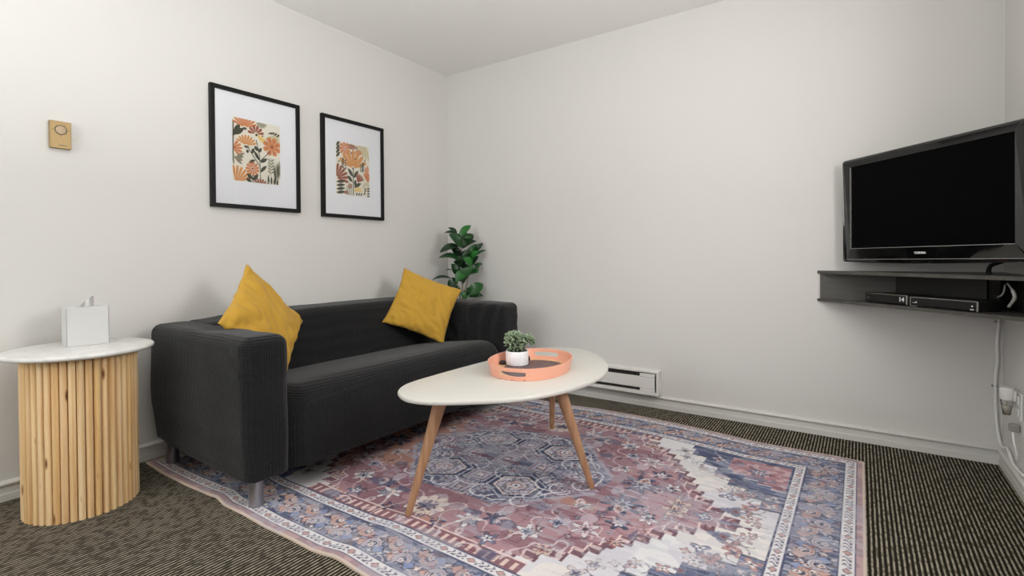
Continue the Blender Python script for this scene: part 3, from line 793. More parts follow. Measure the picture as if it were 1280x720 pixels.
# keep the pot on its sight line
d_ = ray(645.8, 457); tt = (.4555 - CAM[2]) / d_[2]; PX, PY = (CAM + d_ * tt)[:2]
PX, PY = PX - .016, PY + .028
su.location = (PX, PY, .4546)
MB().lathe([(.046, 0), (.0515, .002), (.0530, .006), (.0530, .0635), (.0520, .0655), (.049, .0655), (.0485, .063), (.0485, .057)], (PX, PY, .4547), 48).build('pot', M['pot_white'], su, angle=45)
MB().lathe([(.0483, .045), (.0483, .0575)], (PX, PY, .4547), 32).build('soil', M['soil'], su)
def succulent():
    mb = MB(); cols = []
    rs = random.Random(4)
    def leaf(b, d, L_, wd, tone):
        d = d.normalized(); s1 = d.orthogonal().normalized(); s1.rotate(__import__('mathutils').Quaternion(d, rs.random() * 6)); s2 = d.cross(s1)
        vs = []; fs = []; k = 6; prof = ((0, .25), (.25, .75), (.55, 1), (.82, .75), (.97, .25))
        for t_, r_ in prof:
            for q in range(k):
                a = 2 * PI * q / k; vs.append(b + d * (L_ * t_) + (s1 * math.cos(a) + s2 * math.sin(a) * .55) * wd * r_)
                cols.append((min(1, tone + .45 * t_ ** 2), 0, 0, 1))
        for i in range(len(prof) - 1):
            for q in range(k): fs.append((i * k + q, i * k + (q + 1) % k, (i + 1) * k + (q + 1) % k, (i + 1) * k + q))
        fs.append(tuple(range(k))); fs.append(tuple((len(prof) - 1) * k + q for q in range(k)))
        mb.add(vs, fs)
    R3 = Vector(AX[0]); base = Vector((PX, PY, .455 + .056))
    heads = [(base + Vector((-.014 * AX[0][0], -.014 * AX[0][1], .050)), .046, 170), (base + R3 * .050 + Vector((0, 0, .050)), .025, 70), (base + R3 * -.004 + Vector((0, 0, .016)), .034, 60)]
    for hc, hr, n in heads:
        mb.tube([Vector((PX, PY, .505)) + (hc - base) * .25, hc], .004, 6); cols.extend([(.1, 0, 0, 1)] * 12)
        for i in range(n):
            z = 1 - 1.75 * (i + .5) / n; a = i * 2.39996; r = math.sqrt(max(0, 1 - z * z))
            d = Vector((r * math.cos(a), r * math.sin(a), z)); d.z += .35
            leaf(hc + d.normalized() * hr * (.35 + .4 * rs.random()), d + Vector((rs.uniform(-.3, .3), rs.uniform(-.3, .3), rs.uniform(-.1, .5))), .020 + .008 * rs.random(), .0060, .02 + .4 * rs.random())
    o = mb.build('foliage', M['succ'], su, smooth=True)
    a = o.data.color_attributes.new('Col', 'FLOAT_COLOR', 'POINT'); a.data.foreach_set('color', np.array(cols, np.float32).ravel())
succulent()
def pebble(label, c, r, seed):
    bm = bmesh.new(); bmesh.ops.create_icosphere(bm, subdivisions=3, radius=1)
    vs = []
    for v in bm.verts:
        p = v.co * (1 + .15 * mnoise.noise(v.co * 1.3 + Vector((seed, 0, 0)))); vs.append(Vector(c) + Vector((p.x * r[0], p.y * r[1], p.z * r[2])))
    bm.verts.index_update(); fs = [[v.index for v in f.verts] for f in bm.faces]; bm.free()
    z0 = min(v.z for v in vs); vs = [v - Vector((0, 0, z0 - .4546)) for v in vs]
    return tag(MB().add(vs, fs).build('decorative_pebble', M['stone'], None, smooth=True), label, 'pebble')
pb = Vector((PX, PY, 0)); R3 = Vector((AX[0][0], AX[0][1], 0))
pebble('dark pebble in the tray just left of the white succulent pot', tuple(pb - R3 * .066 + Vector((0, 0, .46))), (.021, .017, .010), 2)
pebble('dark pebble in the tray on the right side behind the succulent pot', tuple(pb + R3 * .045 + Vector((-.03, .05, .47))), (.014, .014, .017), 6)

# ------------------------------------------------------------------ corner plant
cp = thing('potted_rubber_plant', 'tall green broad-leaved plant in the corner behind the sofa arm', 'potted plant', (.235, -.175, 0))
SX, SY = .235, -.175
MB().lathe([(.085, 0), (.095, .01), (.115, .26), (.117, .27), (.112, .272), (.108, .262), (.105, .235)], (SX, SY, .0005), 40).build('planter', M['planter'], cp, angle=45)
MB().lathe([(.104, .20), (.1045, .236)], (SX, SY, 0), 32).build('soil', M['soil'], cp)
dep = float(np.dot(np.array([SX, SY, 1.0]) - CAM, AX[2]))
def P(u, v, o=0): return at_depth(u, v, dep + o)
stm = MB()
stm.tube([(SX, SY, .21), P(578.3, 380), P(578.2, 360), P(577.6, 335), P(577, 311), P(576, 298)], [.008, .008, .007, .006, .005, .003], 8)
stm.tube([(SX + .02, SY, .21), P(581, 378, .02), P(582, 362, .02), P(586, 342, .03), P(590, 327, .04)], [.007, .007, .006, .005, .003], 8)
stm.tube([(SX - .02, SY + .01, .21), P(575, 372, -.02), P(573, 360, -.03), P(570.5, 351, -.04)], [.006, .005, .004, .003], 8)
stm.build('stems', M['stem'], cp, smooth=True)
LV = [((574.5, 297), (587.5, 283), .28, .75, -.02, .02), ((575, 297.5), (557, 291.3), .24, .12, .02, -.03), ((571, 294), (561.3, 285.3), .3, .1, .03, .0), ((577, 310), (562.5, 294), .34, .22, -.04, -.06),
      ((577, 308), (590, 294), .36, .16, -.03, .03), ((577.5, 310.8), (594, 302), .24, .1, .03, .05), ((574, 307.6), (551.8, 315), .26, .1, -.02, -.05), ((575.6, 320.5), (565, 309.3), .40, .1, .04, .02),
      ((576, 325.3), (550.5, 322.8), .26, .18, -.04, -.05), ((584, 322), (595, 306.5), .28, .3, .02, .03), ((589, 314), (579, 320), .32, .12, -.03, -.06), ((594, 315.5), (606, 305), .30, .1, .03, .06),
      ((595, 319.5), (609.5, 313.3), .20, .3, .02, .04), ((588.3, 326.5), (598, 315), .40, .85, -.02, -.05), ((590.5, 331), (599.5, 320.8), .34, .08, .05, .08), ((574, 322.5), (585, 321.5), .34, .08, .0, -.04),
      ((590, 337), (604, 330), .28, .4, .02, .06), ((586, 342), (598, 337.8), .3, .15, .0, .05), ((589.5, 334), (579.5, 323.5), .48, .8, -.05, -.08), ((572.7, 344), (565.3, 330.8), .46, .12, -.03, -.04),
      ((565, 337.6), (557, 337.5), .14, .05, .06, .06), ((564, 347.8), (542, 350), .17, .1, -.03, -.03), ((571.5, 348.5), (561, 358), .48, .14, -.05, -.07), ((584, 339), (571, 351.5), .44, .6, -.06, -.10),
      ((575, 351), (591, 336), .34, .4, -.07, -.09), ((576, 362), (565.5, 358.8), .3, .35, -.02, -.03), ((586, 368), (602, 356), .42, .5, -.02, .02), ((586, 371), (602.5, 370), .28, .3, .0, .04),
      ((582, 371), (585.5, 360), .42, .25, .03, .03), ((584, 373), (575, 366), .40, .55, -.03, -.05), ((583, 331), (571, 332.5), .28, .2, .04, .05), ((580, 345), (586, 333), .4, .5, -.02, -.04), ((577, 300), (583, 290), .3, .15, .04, .06)]
def leaf_blade(mb, cols, b, t_, wr, tone, up):
    b = Vector(b); t_ = Vector(t_); d = t_ - b; L_ = d.length; d.normalize()
    s = d.cross(up); s = s.normalized() if s.length > 1e-4 else d.orthogonal(); nrm = s.cross(d).normalized()
    m, k = 10, 5; vs = []; fs = []; w = L_ * wr * .62
    for i in range(m + 1):
        x = i / m; wd = w * 1.9 * (x + .01) ** .75 * (1 - x) ** .85
        if i == m: wd = .0004
        if i == 0: wd = .0012
        for j in range(k):
            y = j / (k - 1) * 2 - 1
            p = b + d * (L_ * x) + s * (wd * y) + nrm * (abs(y) * wd * .28 + L_ * .16 * math.sin(PI * x) * 1.0 - L_ * .0 * x)
            vs.append(p); cols.append((min(1, max(0, tone + (.06 if abs(y) < .1 else 0))), 0, 0, 1))
    n = len(vs)
    for i in range(m):
        for j in range(k - 1): fs.append((i * k + j, i * k + j + 1, (i + 1) * k + j + 1, (i + 1) * k + j))
    mb.add(vs, fs)
_r = random.Random(11)
for k in range(22):
    a_ = _r.random(); top = _r.random() < .72
    bu, bv = (577.5 + 3 * _r.uniform(-1, 1), 300 + 55 * a_) if top else (586 + 3 * _r.uniform(-1, 1), 325 + 25 * a_)
    an_ = _r.uniform(-2.9, .0); L_ = _r.uniform(9, 15)
    LV.append(((bu, bv), (bu + L_ * math.cos(an_), bv + L_ * .8 * math.sin(an_)), _r.uniform(.28, .42), _r.choice((.05, .1, .2, .5)), _r.uniform(-.02, .03), _r.uniform(-.08, .08)))
lm = MB(); lc = []
toCam = Vector((CAM[0] - SX, CAM[1] - SY, 0)).normalized()
for i, (b, t_, wr, tone, ob, ot) in enumerate(LV):
    r = random.Random(i)
    up = (toCam * (.5 + r.random() * .5) + Vector((0, 0, 1.)) * (.2 + .7 * r.random())).normalized()
    pb_, pt_ = P(b[0], b[1], ob), P(t_[0], t_[1], ot)
    for q in (pb_, pt_): q.x = max(q.x, .03); q.y = min(q.y, -.03)
    leaf_blade(lm, lc, pb_, pt_ + (pt_ - pb_) * .10, wr * 1.95 if wr > .2 else wr * 1.6, tone, up)
lo = lm.build('foliage', M['leaf'], cp, smooth=True)
a = lo.data.color_attributes.new('Col', 'FLOAT_COLOR', 'POINT'); a.data.foreach_set('color', np.array(lc, np.float32).ravel())

# ------------------------------------------------------------------ pictures
PAL = {'cream': (236, 231, 216), 'orange': (214, 138, 88), 'amber': (220, 156, 92), 'rust': (158, 90, 66), 'leaf': (74, 76, 62), 'olive': (146, 142, 118), 'sand': (212, 202, 166), 'yellow': (236, 204, 116), 'dark': (54, 50, 44), 'sage': (120, 128, 108)}
PK = list(PAL); PM = [plain('print_' + k, PAL[k], .7, spec=.2) for k in PK]
class Art:
    def __init__(s, y0, y1, z0, z1, x): s.r = (y0, y1, z0, z1, x); s.mb = MB(); s.k = 0
    def poly(s, pts, c):
        y0, y1, z0, z1, x = s.r; s.k += 1
        q = []
        for u, v in pts: q.append((min(max(u, 0), 1), min(max(v, 0), 1)))
        ar = sum(q[i][0] * q[(i + 1) % len(q)][1] - q[(i + 1) % len(q)][0] * q[i][1] for i in range(len(q)))
        if abs(ar) < 1e-5: return
        s.mb.add([(x + s.k * .000012, y0 + u * (y1 - y0), z0 + v * (z1 - z0)) for u, v in q], [tuple(range(len(q)))], PK.index(c))
    def petal(s, cx, cy, a, r0, r1, w, c):
        a = math.radians(a); asp = 1.26
        pts = []
        for t_, k in ((0, .25), (.3, .6), (.6, .95), (.82, 1), (.95, .7), (1, .25)): pts.append((r0 + (r1 - r0) * t_, w * k))
        full = pts + [(p, -q) for p, q in reversed(pts)]
        s.poly([(cx + (p * math.cos(a) - q * math.sin(a)), cy + (p * math.sin(a) + q * math.cos(a)) / asp) for p, q in full], c)
    def fan(s, cx, cy, a0, a1, n, r0, r1, c, k=.8):
        for i in range(n):
            a = a0 + (a1 - a0) * (i + .5) / n; w = r1 * math.radians((a1 - a0) / n) * .5 * k * .72
            s.petal(cx, cy, a, r0, r1, w, c)
    def disc(s, cx, cy, r, c): s.poly([(cx + r * math.cos(i * PI / 8), cy + r * math.sin(i * PI / 8) / 1.26) for i in range(16)], c)
    def leaf(s, x0, y0, x1, y1, w, c):
        dx, dy = x1 - x0, y1 - y0; n = 7; A = []; B = []
        for i in range(n):
            t_ = i / (n - 1); k = math.sin(PI * t_) * w; A.append((x0 + dx * t_ - dy * k / math.hypot(dx, dy), y0 + dy * t_ + dx * k / math.hypot(dx, dy)))
            B.append((x0 + dx * t_ + dy * k / math.hypot(dx, dy), y0 + dy * t_ - dx * k / math.hypot(dx, dy)))
        s.poly(A + B[-2:0:-1], c)
    def line(s, x0, y0, x1, y1, w, c):
        L_ = math.hypot(x1 - x0, y1 - y0); nx, ny = -(y1 - y0) / L_ * w, (x1 - x0) / L_ * w
        s.poly([(x0 + nx, y0 + ny), (x1 + nx, y1 + ny), (x1 - nx, y1 - ny), (x0 - nx, y0 - ny)], c)
    def done(s, parent): return s.mb.build('print', PM, parent)
def picture(label, y0, y1, z0, z1, p, draw):
    t = thing('picture_frame', label, 'picture', (0, (y0 + y1) / 2, z0), 'framed floral prints above the sofa')
    d, w = .025, .021
    fr = MB()
    for a, b in (((.001, y0, z0), (d, y0 + w, z1)), ((.001, y1 - w, z0), (d, y1, z1)), ((.001, y0 + w, z0), (d, y1 - w, z0 + w)), ((.001, y0 + w, z1 - w), (d, y1 - w, z1))): fr.box(a, b)
    fr.build('frame', M['black_frame'], t)
    MB().box((.001, y0 + w - .002, z0 + w - .002), (.012, y1 - w + .002, z1 - w + .002)).build('mat_board', M['matboard'], t)
    art = Art(p[0], p[1], p[2], p[3], .0121); art.poly([(0, 0), (1, 0), (1, 1), (0, 1)], 'cream'); draw(art); art.done(t)
    MB().box((.0155, y0 + w - .001, z0 + w - .001), (.0170, y1 - w + .001, z1 - w + .001)).build('glass', M['pane'], t)
def art1(a):
    a.fan(.95, .85, 200, 290, 5, .0, .30, 'sand', .98); a.fan(.6, 1.0, 190, 350, 8, .02, .12, 'olive', .8)
    a.leaf(.02, .70, .16, .92, .05, 'leaf'); a.leaf(.04, .72, .25, .86, .04, 'leaf'); a.line(.01, .3, .02, .95, .012, 'leaf')
    a.fan(.25, .87, 12, 168, 9, .03, .26, 'orange'); a.fan(.25, .87, 200, 340, 3, 0, .06, 'leaf')
    a.fan(.48, .80, -5, 190, 6, .03, .17, 'rust'); a.disc(.49, .78, .025, 'dark')
    a.fan(.28, .58, 12, 160, 8, .03, .22, 'amber'); a.fan(.28, .58, 190, 350, 3, 0, .06, 'leaf')
    a.fan(.56, .70, -30, 120, 4, .01, .12, 'yellow'); a.disc(.62, .78, .015, 'dark')
    for x, y, b in ((.74, .84, 20), (.80, .84, 30), (.86, .83, 35), (.92, .81, 40)): a.petal(x, y, b, 0, .09, .02, 'leaf')
    a.fan(.82, .63, 0, 360, 8, .03, .20, 'orange', .9); a.disc(.82, .63, .035, 'rust')
    for k in range(8): an = PI * 2 * (k + .5) / 8; a.disc(.82 + .12 * math.cos(an), .63 + .12 * math.sin(an) / 1.26, .012, 'rust')
    a.fan(.0, .50, -50, 70, 5, .03, .20, 'orange'); a.disc(.04, .52, .02, 'rust')
    for k in range(4): a.leaf(.03, .34 + k * .015, .25 - .02 * k, .46 - .065 * k, .028, 'olive')
    a.line(.02, .26, .02, .42, .014, 'olive')
    a.fan(.06, -.04, 20, 105, 6, .05, .36, 'amber', .75)
    a.line(.57, .0, .55, .45, .008, 'sage'); a.line(.55, .45, .48, .70, .007, 'leaf'); a.line(.57, .26, .30, .56, .007, 'leaf'); a.line(.56, .36, .78, .55, .007, 'leaf')
    for x0, y0, x1, y1 in ((.56, .36, .43, .52), (.56, .34, .72, .42), (.58, .2, .70, .30), (.46, .37, .31, .30), (.38, .46, .44, .56), (.33, .5, .27, .48), (.52, .52, .44, .60), (.52, .5, .6, .58), (.57, .18, .64, .27)): a.leaf(x0, y0, x1, y1, .03, 'leaf')
    a.fan(.40, .22, 0, 360, 11, .03, .145, 'orange', .8); a.disc(.40, .22, .022, 'rust'); a.line(.40, .0, .40, .12, .008, 'leaf')
    a.leaf(.40, .05, .28, .13, .035, 'leaf'); a.leaf(.40, .03, .52, .14, .035, 'leaf'); a.leaf(.38, .0, .26, .05, .03, 'leaf')
    a.fan(.56, -.08, 25, 155, 7, .04, .20, 'rust')
    a.line(.78, .14, .80, .44, .005, 'olive')
    for k in range(5): a.leaf(.79, .18 + k * .05, .72, .23 + k * .05, .014, 'olive'); a.leaf(.79, .18 + k * .05, .87, .23 + k * .05, .014, 'olive')
    for k in range(4): a.leaf(.90 + k * .03, .0 + .04 * k, .86 + k * .04, .34 + k * .03, .022, 'leaf' if k % 2 == 0 else 'olive')
    for k in range(4): a.leaf(.74 + k * .06, -.02, .73 + k * .07, .16 - .02 * k, .02, 'leaf')
def art2(a):
    a.fan(.92, 1.0, 180, 290, 6, .02, .34, 'sand', .85)
    for k in range(4): a.leaf(.0, .70 + k * .07, .12, .80 + k * .07, .03, 'leaf')
    a.fan(.26, .88, 0, 360, 9, .03, .17, 'orange', .85); a.disc(.26, .88, .02, 'rust'); a.fan(.48, 1.0, 190, 340, 6, .02, .15, 'rust', .8)
    a.fan(.66, .80, 20, 170, 6, .02, .15, 'orange'); a.disc(.66, .80, .03, 'dark')
    a.fan(.50, .53, 14, 166, 7, .05, .44, 'amber', .86); a.disc(.5, .53, .025, 'leaf')
    a.line(.50, .0, .50, .52, .014, 'sage')
    for x0, y0, x1, y1 in ((.5, .36, .34, .52), (.5, .34, .66, .50), (.48, .26, .32, .38), (.52, .16, .74, .26), (.55, .18, .57, .32)): a.leaf(x0, y0, x1, y1, .04, 'leaf')
    for k in range(4): a.leaf(.24, .50 + .05 * k, .14 + .01 * k, .56 + .05 * k, .018, 'leaf'); a.leaf(.24, .50 + .05 * k, .31, .52 + .05 * k, .018, 'sage'); a.leaf(.76, .48 + .04 * k, .84, .54 + .05 * k, .018, 'leaf'); a.leaf(.76, .48 + .04 * k, .70, .52 + .04 * k, .015, 'sage')
    a.fan(.0, .30, -20, 90, 6, .05, .36, 'rust', .82); a.fan(.62, .26, 20, 100, 6, .03, .24, 'rust', .9)
    a.fan(1.0, .50, 100, 260, 6, .03, .17, 'orange'); a.fan(.96, .28, 60, 130, 4, .02, .26, 'orange', .9)
    for k in range(4): a.leaf(.0, .02 + .07 * k, .26, .06 + .065 * k, .03, 'leaf')
    for k in range(5): a.line(.30 + k * .035, .0, .30 + k * .035, .17, .006, 'sage')
    a.fan(.40, .18, 0, 360, 5, .01, .07, 'rust', .7); a.fan(.28, .02, 0, 180, 5, .01, .08, 'rust', .8)
    a.fan(.64, .08, 0, 180, 6, .02, .13, 'yellow'); a.fan(.9, .2, 0, 360, 10, .03, .12, 'sand', .8)
    for k in range(4): a.line(.93, .01 + k * .05, 1.0, .02 + k * .05, .014, 'dark')
    for k in range(3): a.leaf(.58 + k * .07, .0, .62 + k * .07, .07, .02, 'leaf'); a.leaf(.80 + k * .03, .04 + .04 * k, .88, .08 + .05 * k, .016, 'leaf')
    for x, y in ((.44, .82), (.56, .72), (.08, .62), (.62, .93), (.86, .72)): a.disc(x, y, .02, 'dark')
picture('black-framed floral print nearest the thermostat, with round orange daisies', -1.855, -1.347, 1.229, 1.872, (-1.741, -1.469, 1.380, 1.722), art1)
picture('black-framed floral print nearest the room corner, with one big orange tulip', -1.194, -.697, 1.219, 1.866, (-1.086, -.818, 1.372, 1.713), art2)

# ------------------------------------------------------------------ thermostat
th = thing('thermostat', 'small brass wall thermostat with a round dial on the left wall', 'thermostat', (0, -2.455, 1.425))
tbody = MB().box((.0004, -2.490, 1.4245), (.022, -2.420, 1.5385), bev=.002).build('body', M['brass'], th)
rotX = Matrix.Translation((.022, -2.4545, 1.502)) @ Matrix.Rotation(PI / 2, 4, 'Y')
MB().lathe([(.0205, 0), (.0205, .001)], (0, 0, 0), 40, M=rotX).build('dial_ring', M['ink'], tbody)
MB().lathe([(.0178, .0005), (.0178, .0025), (.016, .0032)], (0, 0, 0), 40, M=rotX).build('dial', M['brass_dial'], th, angle=40)
for a_ in (0, 60, 180, 270):
    MB().box((.022, -2.4545 + .0265 * math.cos(math.radians(a_)) - .003, 1.502 + .0255 * math.sin(math.radians(a_)) - .0008), (.0223, -2.4545 + .0265 * math.cos(math.radians(a_)) + .003, 1.502 + .0255 * math.sin(math.radians(a_)) + .0008)).build('scale_mark', M['ink'], tbody)
mk = MB()
for k in range(7): mk.box((.022, -2.463 + k * .0038, 1.4365), (.0223, -2.463 + k * .0038 + (.003 if k else .002), 1.4395))
mk.build('lettering', M['ink'], tbody)

# ------------------------------------------------------------------ baseboard heater
hb = thing('baseboard_heater', 'white electric baseboard heater low on the back wall behind the coffee table', 'heater', (1.3, -.03, .087))
hx0, hx1 = .86, 1.773; dp = -.062
cs = MB()
cs.box((hx0, -.012, .087), (hx1, -.0005, .240))                       # back plate
cs.box((hx0, dp, .087), (hx1, -.012, .108), bev=.002)                 # bottom rail
cs.box((hx0, dp, .2255), (hx1, -.012, .240), bev=.003)                # top rail
cs.box((hx1 - .012, dp, .108), (hx1, -.012, .2255)); cs.box((hx0, dp, .108), (hx0 + .012, -.012, .2255))
cs.build('casing', M['white_metal'], hb)
MB().box((hx0 + .012, dp - .002, .129), (hx1 - .022, dp + .010, .200), bev=.002).build('front_panel', M['white_metal'], hb)
MB().box((hx0 + .012, dp + .02, .108), (hx1 - .12, -.012, .2255)).build('fins', M['slot'], hb)
fn_ = MB()
for k in range(60):
    x = hx0 + .02 + k * .0129
    fn_.box((x, dp + .012, .110), (x + .002, dp + .02, .2245))
fn_.build('fin_row', M['seam'], hb)
MB().box((hx1 - .118, dp - .001, .2005), (hx1 - .022, dp + .012, .2215), bev=.001).build('end_panel', M['white_metal'], hb)
MB().box((hx1 - .118, dp - .001, .1085), (hx1 - .022, dp + .012, .1285), bev=.001).build('end_panel', M['white_metal'], hb)
sm = MB(); sm.box((hx1 - .0205, dp - .0015, .130), (hx1 - .0185, dp + .004, .213)).box((hx1 - .118, dp - .0015, .2222), (hx1 - .026, dp + .004, .2240)).box((hx1 - .118, dp - .0012, .1988), (hx1 - .02, dp + .004, .2002))
sm.build('seam_line', M['seam'], hb)

# ------------------------------------------------------------------ television
TVC = Vector((3.0106, -.3732, 1.1928)); an = -.7991
ex = Vector((math.cos(an), math.sin(an), 0)); nf = Vector((math.sin(an), -math.cos(an), 0)); uz = Vector((0, 0, 1))
ROLLV = .0083
ex2 = ex * math.cos(ROLLV) + uz * math.sin(ROLLV); uz2 = uz * math.cos(ROLLV) - ex * math.sin(ROLLV)
MT = Matrix(((ex2.x, uz2.x, nf.x, TVC.x), (ex2.y, uz2.y, nf.y, TVC.y), (ex2.z, uz2.z, nf.z, TVC.z), (0, 0, 0, 1)))   # local x right, y up, z out of the screen
tv = thing('television', 'black flat television mounted across the corner above the black shelf', 'television', tuple(TVC - Vector((0, 0, .27))))
def rrect(x0, x1, y0, y1, r, n=6, bow=0):
    pts = []
    for cx, cy, a0 in ((x1 - r, y1 - r, 0), (x0 + r, y1 - r, 90), (x0 + r, y0 + r, 180), (x1 - r, y0 + r, 270)):
        for k in range(n + 1):
            a = math.radians(a0 + 90 * k / n); pts.append((cx + r * math.cos(a), cy + r * math.sin(a)))
        if a0 == 180:
            for k in range(1, 12): t_ = k / 12; pts.append((x0 + r + (x1 - x0 - 2 * r) * t_, y0 - bow * math.sin(PI * t_)))
    return pts
def bezel():
    mb = MB(); o = rrect(-.405, .405, -.266, .240, .012, 6, .008); n = len(o)
    inn = []
    for x, y in o: inn.append((max(-.356, min(.356, x)), max(-.201, min(.201, y))))
    prof = [(o, 0, -.022, 0), (o, 0, .000, 0), (o, .004, .006, 0), (o, .012, .008, 0), (inn, 0, .004, 1), (inn, 0, -.004, 1)]
    vs = []; fs = []
    for P_, ins, z, kind in prof:
        for x, y in P_:
            zz = z - .014 if (not kind and ins > 0 and y < -.21) else z
            vs.append((x - math.copysign(ins, x) if not kind else x, y - math.copysign(ins, y) if not kind else y, zz))
    for k in range(len(prof) - 1):
        for i in range(n): fs.append((k * n + i, k * n + (i + 1) % n, (k + 1) * n + (i + 1) % n, (k + 1) * n + i))
    fs.append(tuple(range(n)))
    return mb.add([MT @ Vector(v) for v in vs], fs)
tvb = bezel().build('bezel', M['gloss_black'], tv)
MB().box((-.357, -.202, -.008), (.357, .202, -.001), M=MT).build('screen', M['screen'], tv)
MB().box((-.3562, -.2005, -.002), (-.3535, .2005, .0052), M=MT).box((-.3562, -.2025, -.002), (.3562, -.2005, .0050), M=MT).build('screen_edge', M['silver'], tv)
MB().box((-.385, -.2555, -.0075), (.385, -.2535, -.0028), M=MT).build('trim_line', M['silver'], tvb)
MB().prism([(-.395, -.255), (.395, -.255), (.395, .232), (-.395, .232)], -.045, -.020, M=MT).prism([(-.27, -.2), (.27, -.2), (.27, .17), (-.27, .17)], -.075, -.045, M=MT).build('rear_shell', M['satin_black'], tv)
MB().box((-.05, -.05, -.16), (.05, .05, -.075), M=MT).box((-.018, -.03, -.44), (.018, .03, -.16), M=MT).build('wall_bracket', M['satin_black'], tv)
def text(name, body, size, Mx_, mat, parent, bold=.0):
    c = bpy.data.curves.new(name, 'FONT'); c.body = body; c.size = size; c.align_x = 'CENTER'; c.align_y = 'CENTER'; c.extrude = .0003; c.offset = bold
    o = bpy.data.objects.new(name, c); C.objects.link(o)
    dg = bpy.context.evaluated_depsgraph_get(); dg.update(); me = bpy.data.meshes.new_from_object(o.evaluated_get(dg))
    bpy.data.objects.remove(o); bpy.data.curves.remove(c)
    vs = [Mx_ @ v.co for v in me.vertices]; fs = [tuple(p.vertices) for p in me.polygons]; bpy.data.meshes.remove(me)
    return MB().add(vs, fs).build(name, mat, parent)
text('logo', 'TOSHIBA', .0125, MT @ Matrix.Translation((-.001, -.228, .0010)) @ Matrix.Rotation(math.radians(9), 4, 'X') @ Matrix.Scale(1.02, 4, (1, 0, 0)), M['white_ink'], tvb, .0004)

# ------------------------------------------------------------------ corner shelf
A0 = Vector((2.612, 0, 0)); sa = -.7285; fe = Vector((math.cos(sa), math.sin(sa), 0)); fi = Vector((-math.sin(sa), math.cos(sa), 0)); LEN = (W - A0.x) / fe.x
B0 = A0 + fe * LEN
sh = thing('corner_shelf', 'black open media shelf spanning the corner below the television', 'shelf', (3.1, -.2, .7135))
g = .0006
tri = [(A0.x, -g), (B0.x - g, B0.y), (W - g, -g)]
MB().prism(tri, .7135, .7275).build('bottom_board', M['shelf'], sh)
MB().prism(tri, .8600, .8755).build('top_board', M['shelf'], sh)
MB().box((A0.x + .014, -.012, .7275), (2.945, -g, .8600)).build('side_panel', M['shelf'], sh)
q0 = Vector((2.945, -.014, 0)); q1 = q0 + fe * .392; 
MB().prism([(q0.x, q0.y), (q1.x, q1.y), (q1.x + fi.x * .012, min(-g, q1.y + fi.y * .012)), (q0.x + .015, -g)], .7275, .8600).build('back_panel', M['satin_black'], sh)
MB().box((W - .012, -.60, .7275), (W - g, -.02, .8600)).build('side_panel', M['satin_black'], sh)
def front_t(u, off):
    """distance along the shelf front where a sight line crosses the plane set back by off"""
    p0 = A0 + fi * off; d = Vector(ray(u, 372)); t_ = (p0 - Vector(CAM)).dot(fi) / d.dot(fi); q = Vector(CAM) + d * t_
    return (q - p0).dot(fe)
def shelf_box(name, label, cat, u0, u1, off, hgt, depth, extra):
    a, b = front_t(u0, off), front_t(u1, off); z0 = .7276
    Mb = Matrix(((fe.x, fi.x, 0, A0.x + fi.x * off), (fe.y, fi.y, 0, A0.y + fi.y * off), (0, 0, 1, z0), (0, 0, 0, 1)))
    t = thing(name, label, cat, tuple(Mb @ Vector(((a + b) / 2, depth / 2, 0))))
    bd = MB(); bd.box((a, 0.004, .004), (b, depth, hgt), bev=.002, M=Mb)
    for x in (a + .012, b - .012):
        for y in (.02, depth - .02): bd.box((x - .006, y - .006, 0), (x + .006, y + .006, .005), M=Mb)
    bd.build('housing', M['satin_black'], t)
    extra(t, Mb, a, b, hgt); return t
def boxA(t, Mb, a, b, h_):
    fp = MB().box((a + .004, 0, .006), (b - .009, .005, h_ - .003), bev=.001, M=Mb).build('front_panel', M['box_front'], t)
    MB().box((b - .008, -.001, .005), (b - .001, .006, h_ - .001), bev=.001, M=Mb).box((a + .03, .0, h_ - .003), (b - .008, .004, h_ - .0012), M=Mb).build('trim_strip', M['silver'], t)
    text('channel_display', '14', .026, Mb @ Matrix.Translation((b - .028, -.0006, .026)) @ Matrix.Rotation(PI / 2, 4, 'X'), M['white_ink'], fp, .0008)
    MB().box((a + .018, -.001, .022), (a + .023, 0, .026), M=Mb).build('button', M['grey_cable'], fp)
def boxB(t, Mb, a, b, h_):
    fp = MB().box((a + .003, 0, .006), (b - .003, .005, h_ - .003), bev=.001, M=Mb).build('front_panel', M['box_front'], t)
    e_ = .0022
    MB().box((a, -.001, h_ - e_), (b, .004, h_), M=Mb).box((a, -.001, .003), (a + e_, .004, h_), M=Mb).box((b - .004, -.001, .003), (b, .004, h_), M=Mb).box((a, -.001, .003), (a + .03, .004, .003 + e_), M=Mb).build('trim_strip', M['grey_cable'], t)
    MB().prism([(a + .012, .018), (a + .030, .018), (a + .030, .024), (a + .027, .024), (a + .024, .021), (a + .012, .019)], -.0002, .0008, M=Mb @ Matrix.Rotation(PI / 2, 4, 'X')).build('printed_mark', M['white_ink'], fp)
    MB().box((b - .028, -.001, .008), (b - .014, 0, .011), M=Mb).build('status_light', M['white_ink'], fp)
    MB().lathe([(.0032, 0), (.0030, .0012)], (0, 0, 0), 16, M=Mb @ Matrix.Translation((b - .020, 0, .023)) @ Matrix.Rotation(PI / 2, 4, 'X')).build('power_button', M['white_ink'], fp)
shelf_box('cable_box', 'black cable box with a white 14 display, at the left end of the corner shelf', 'cable box', 1080.5, 1134.5, .035, .047, .115, boxA)
shelf_box('disc_player', 'slim black player with grey edging and a white button, beside the cable box', 'player', 1137.5, 1222.5, .028, .043, .150, boxB)
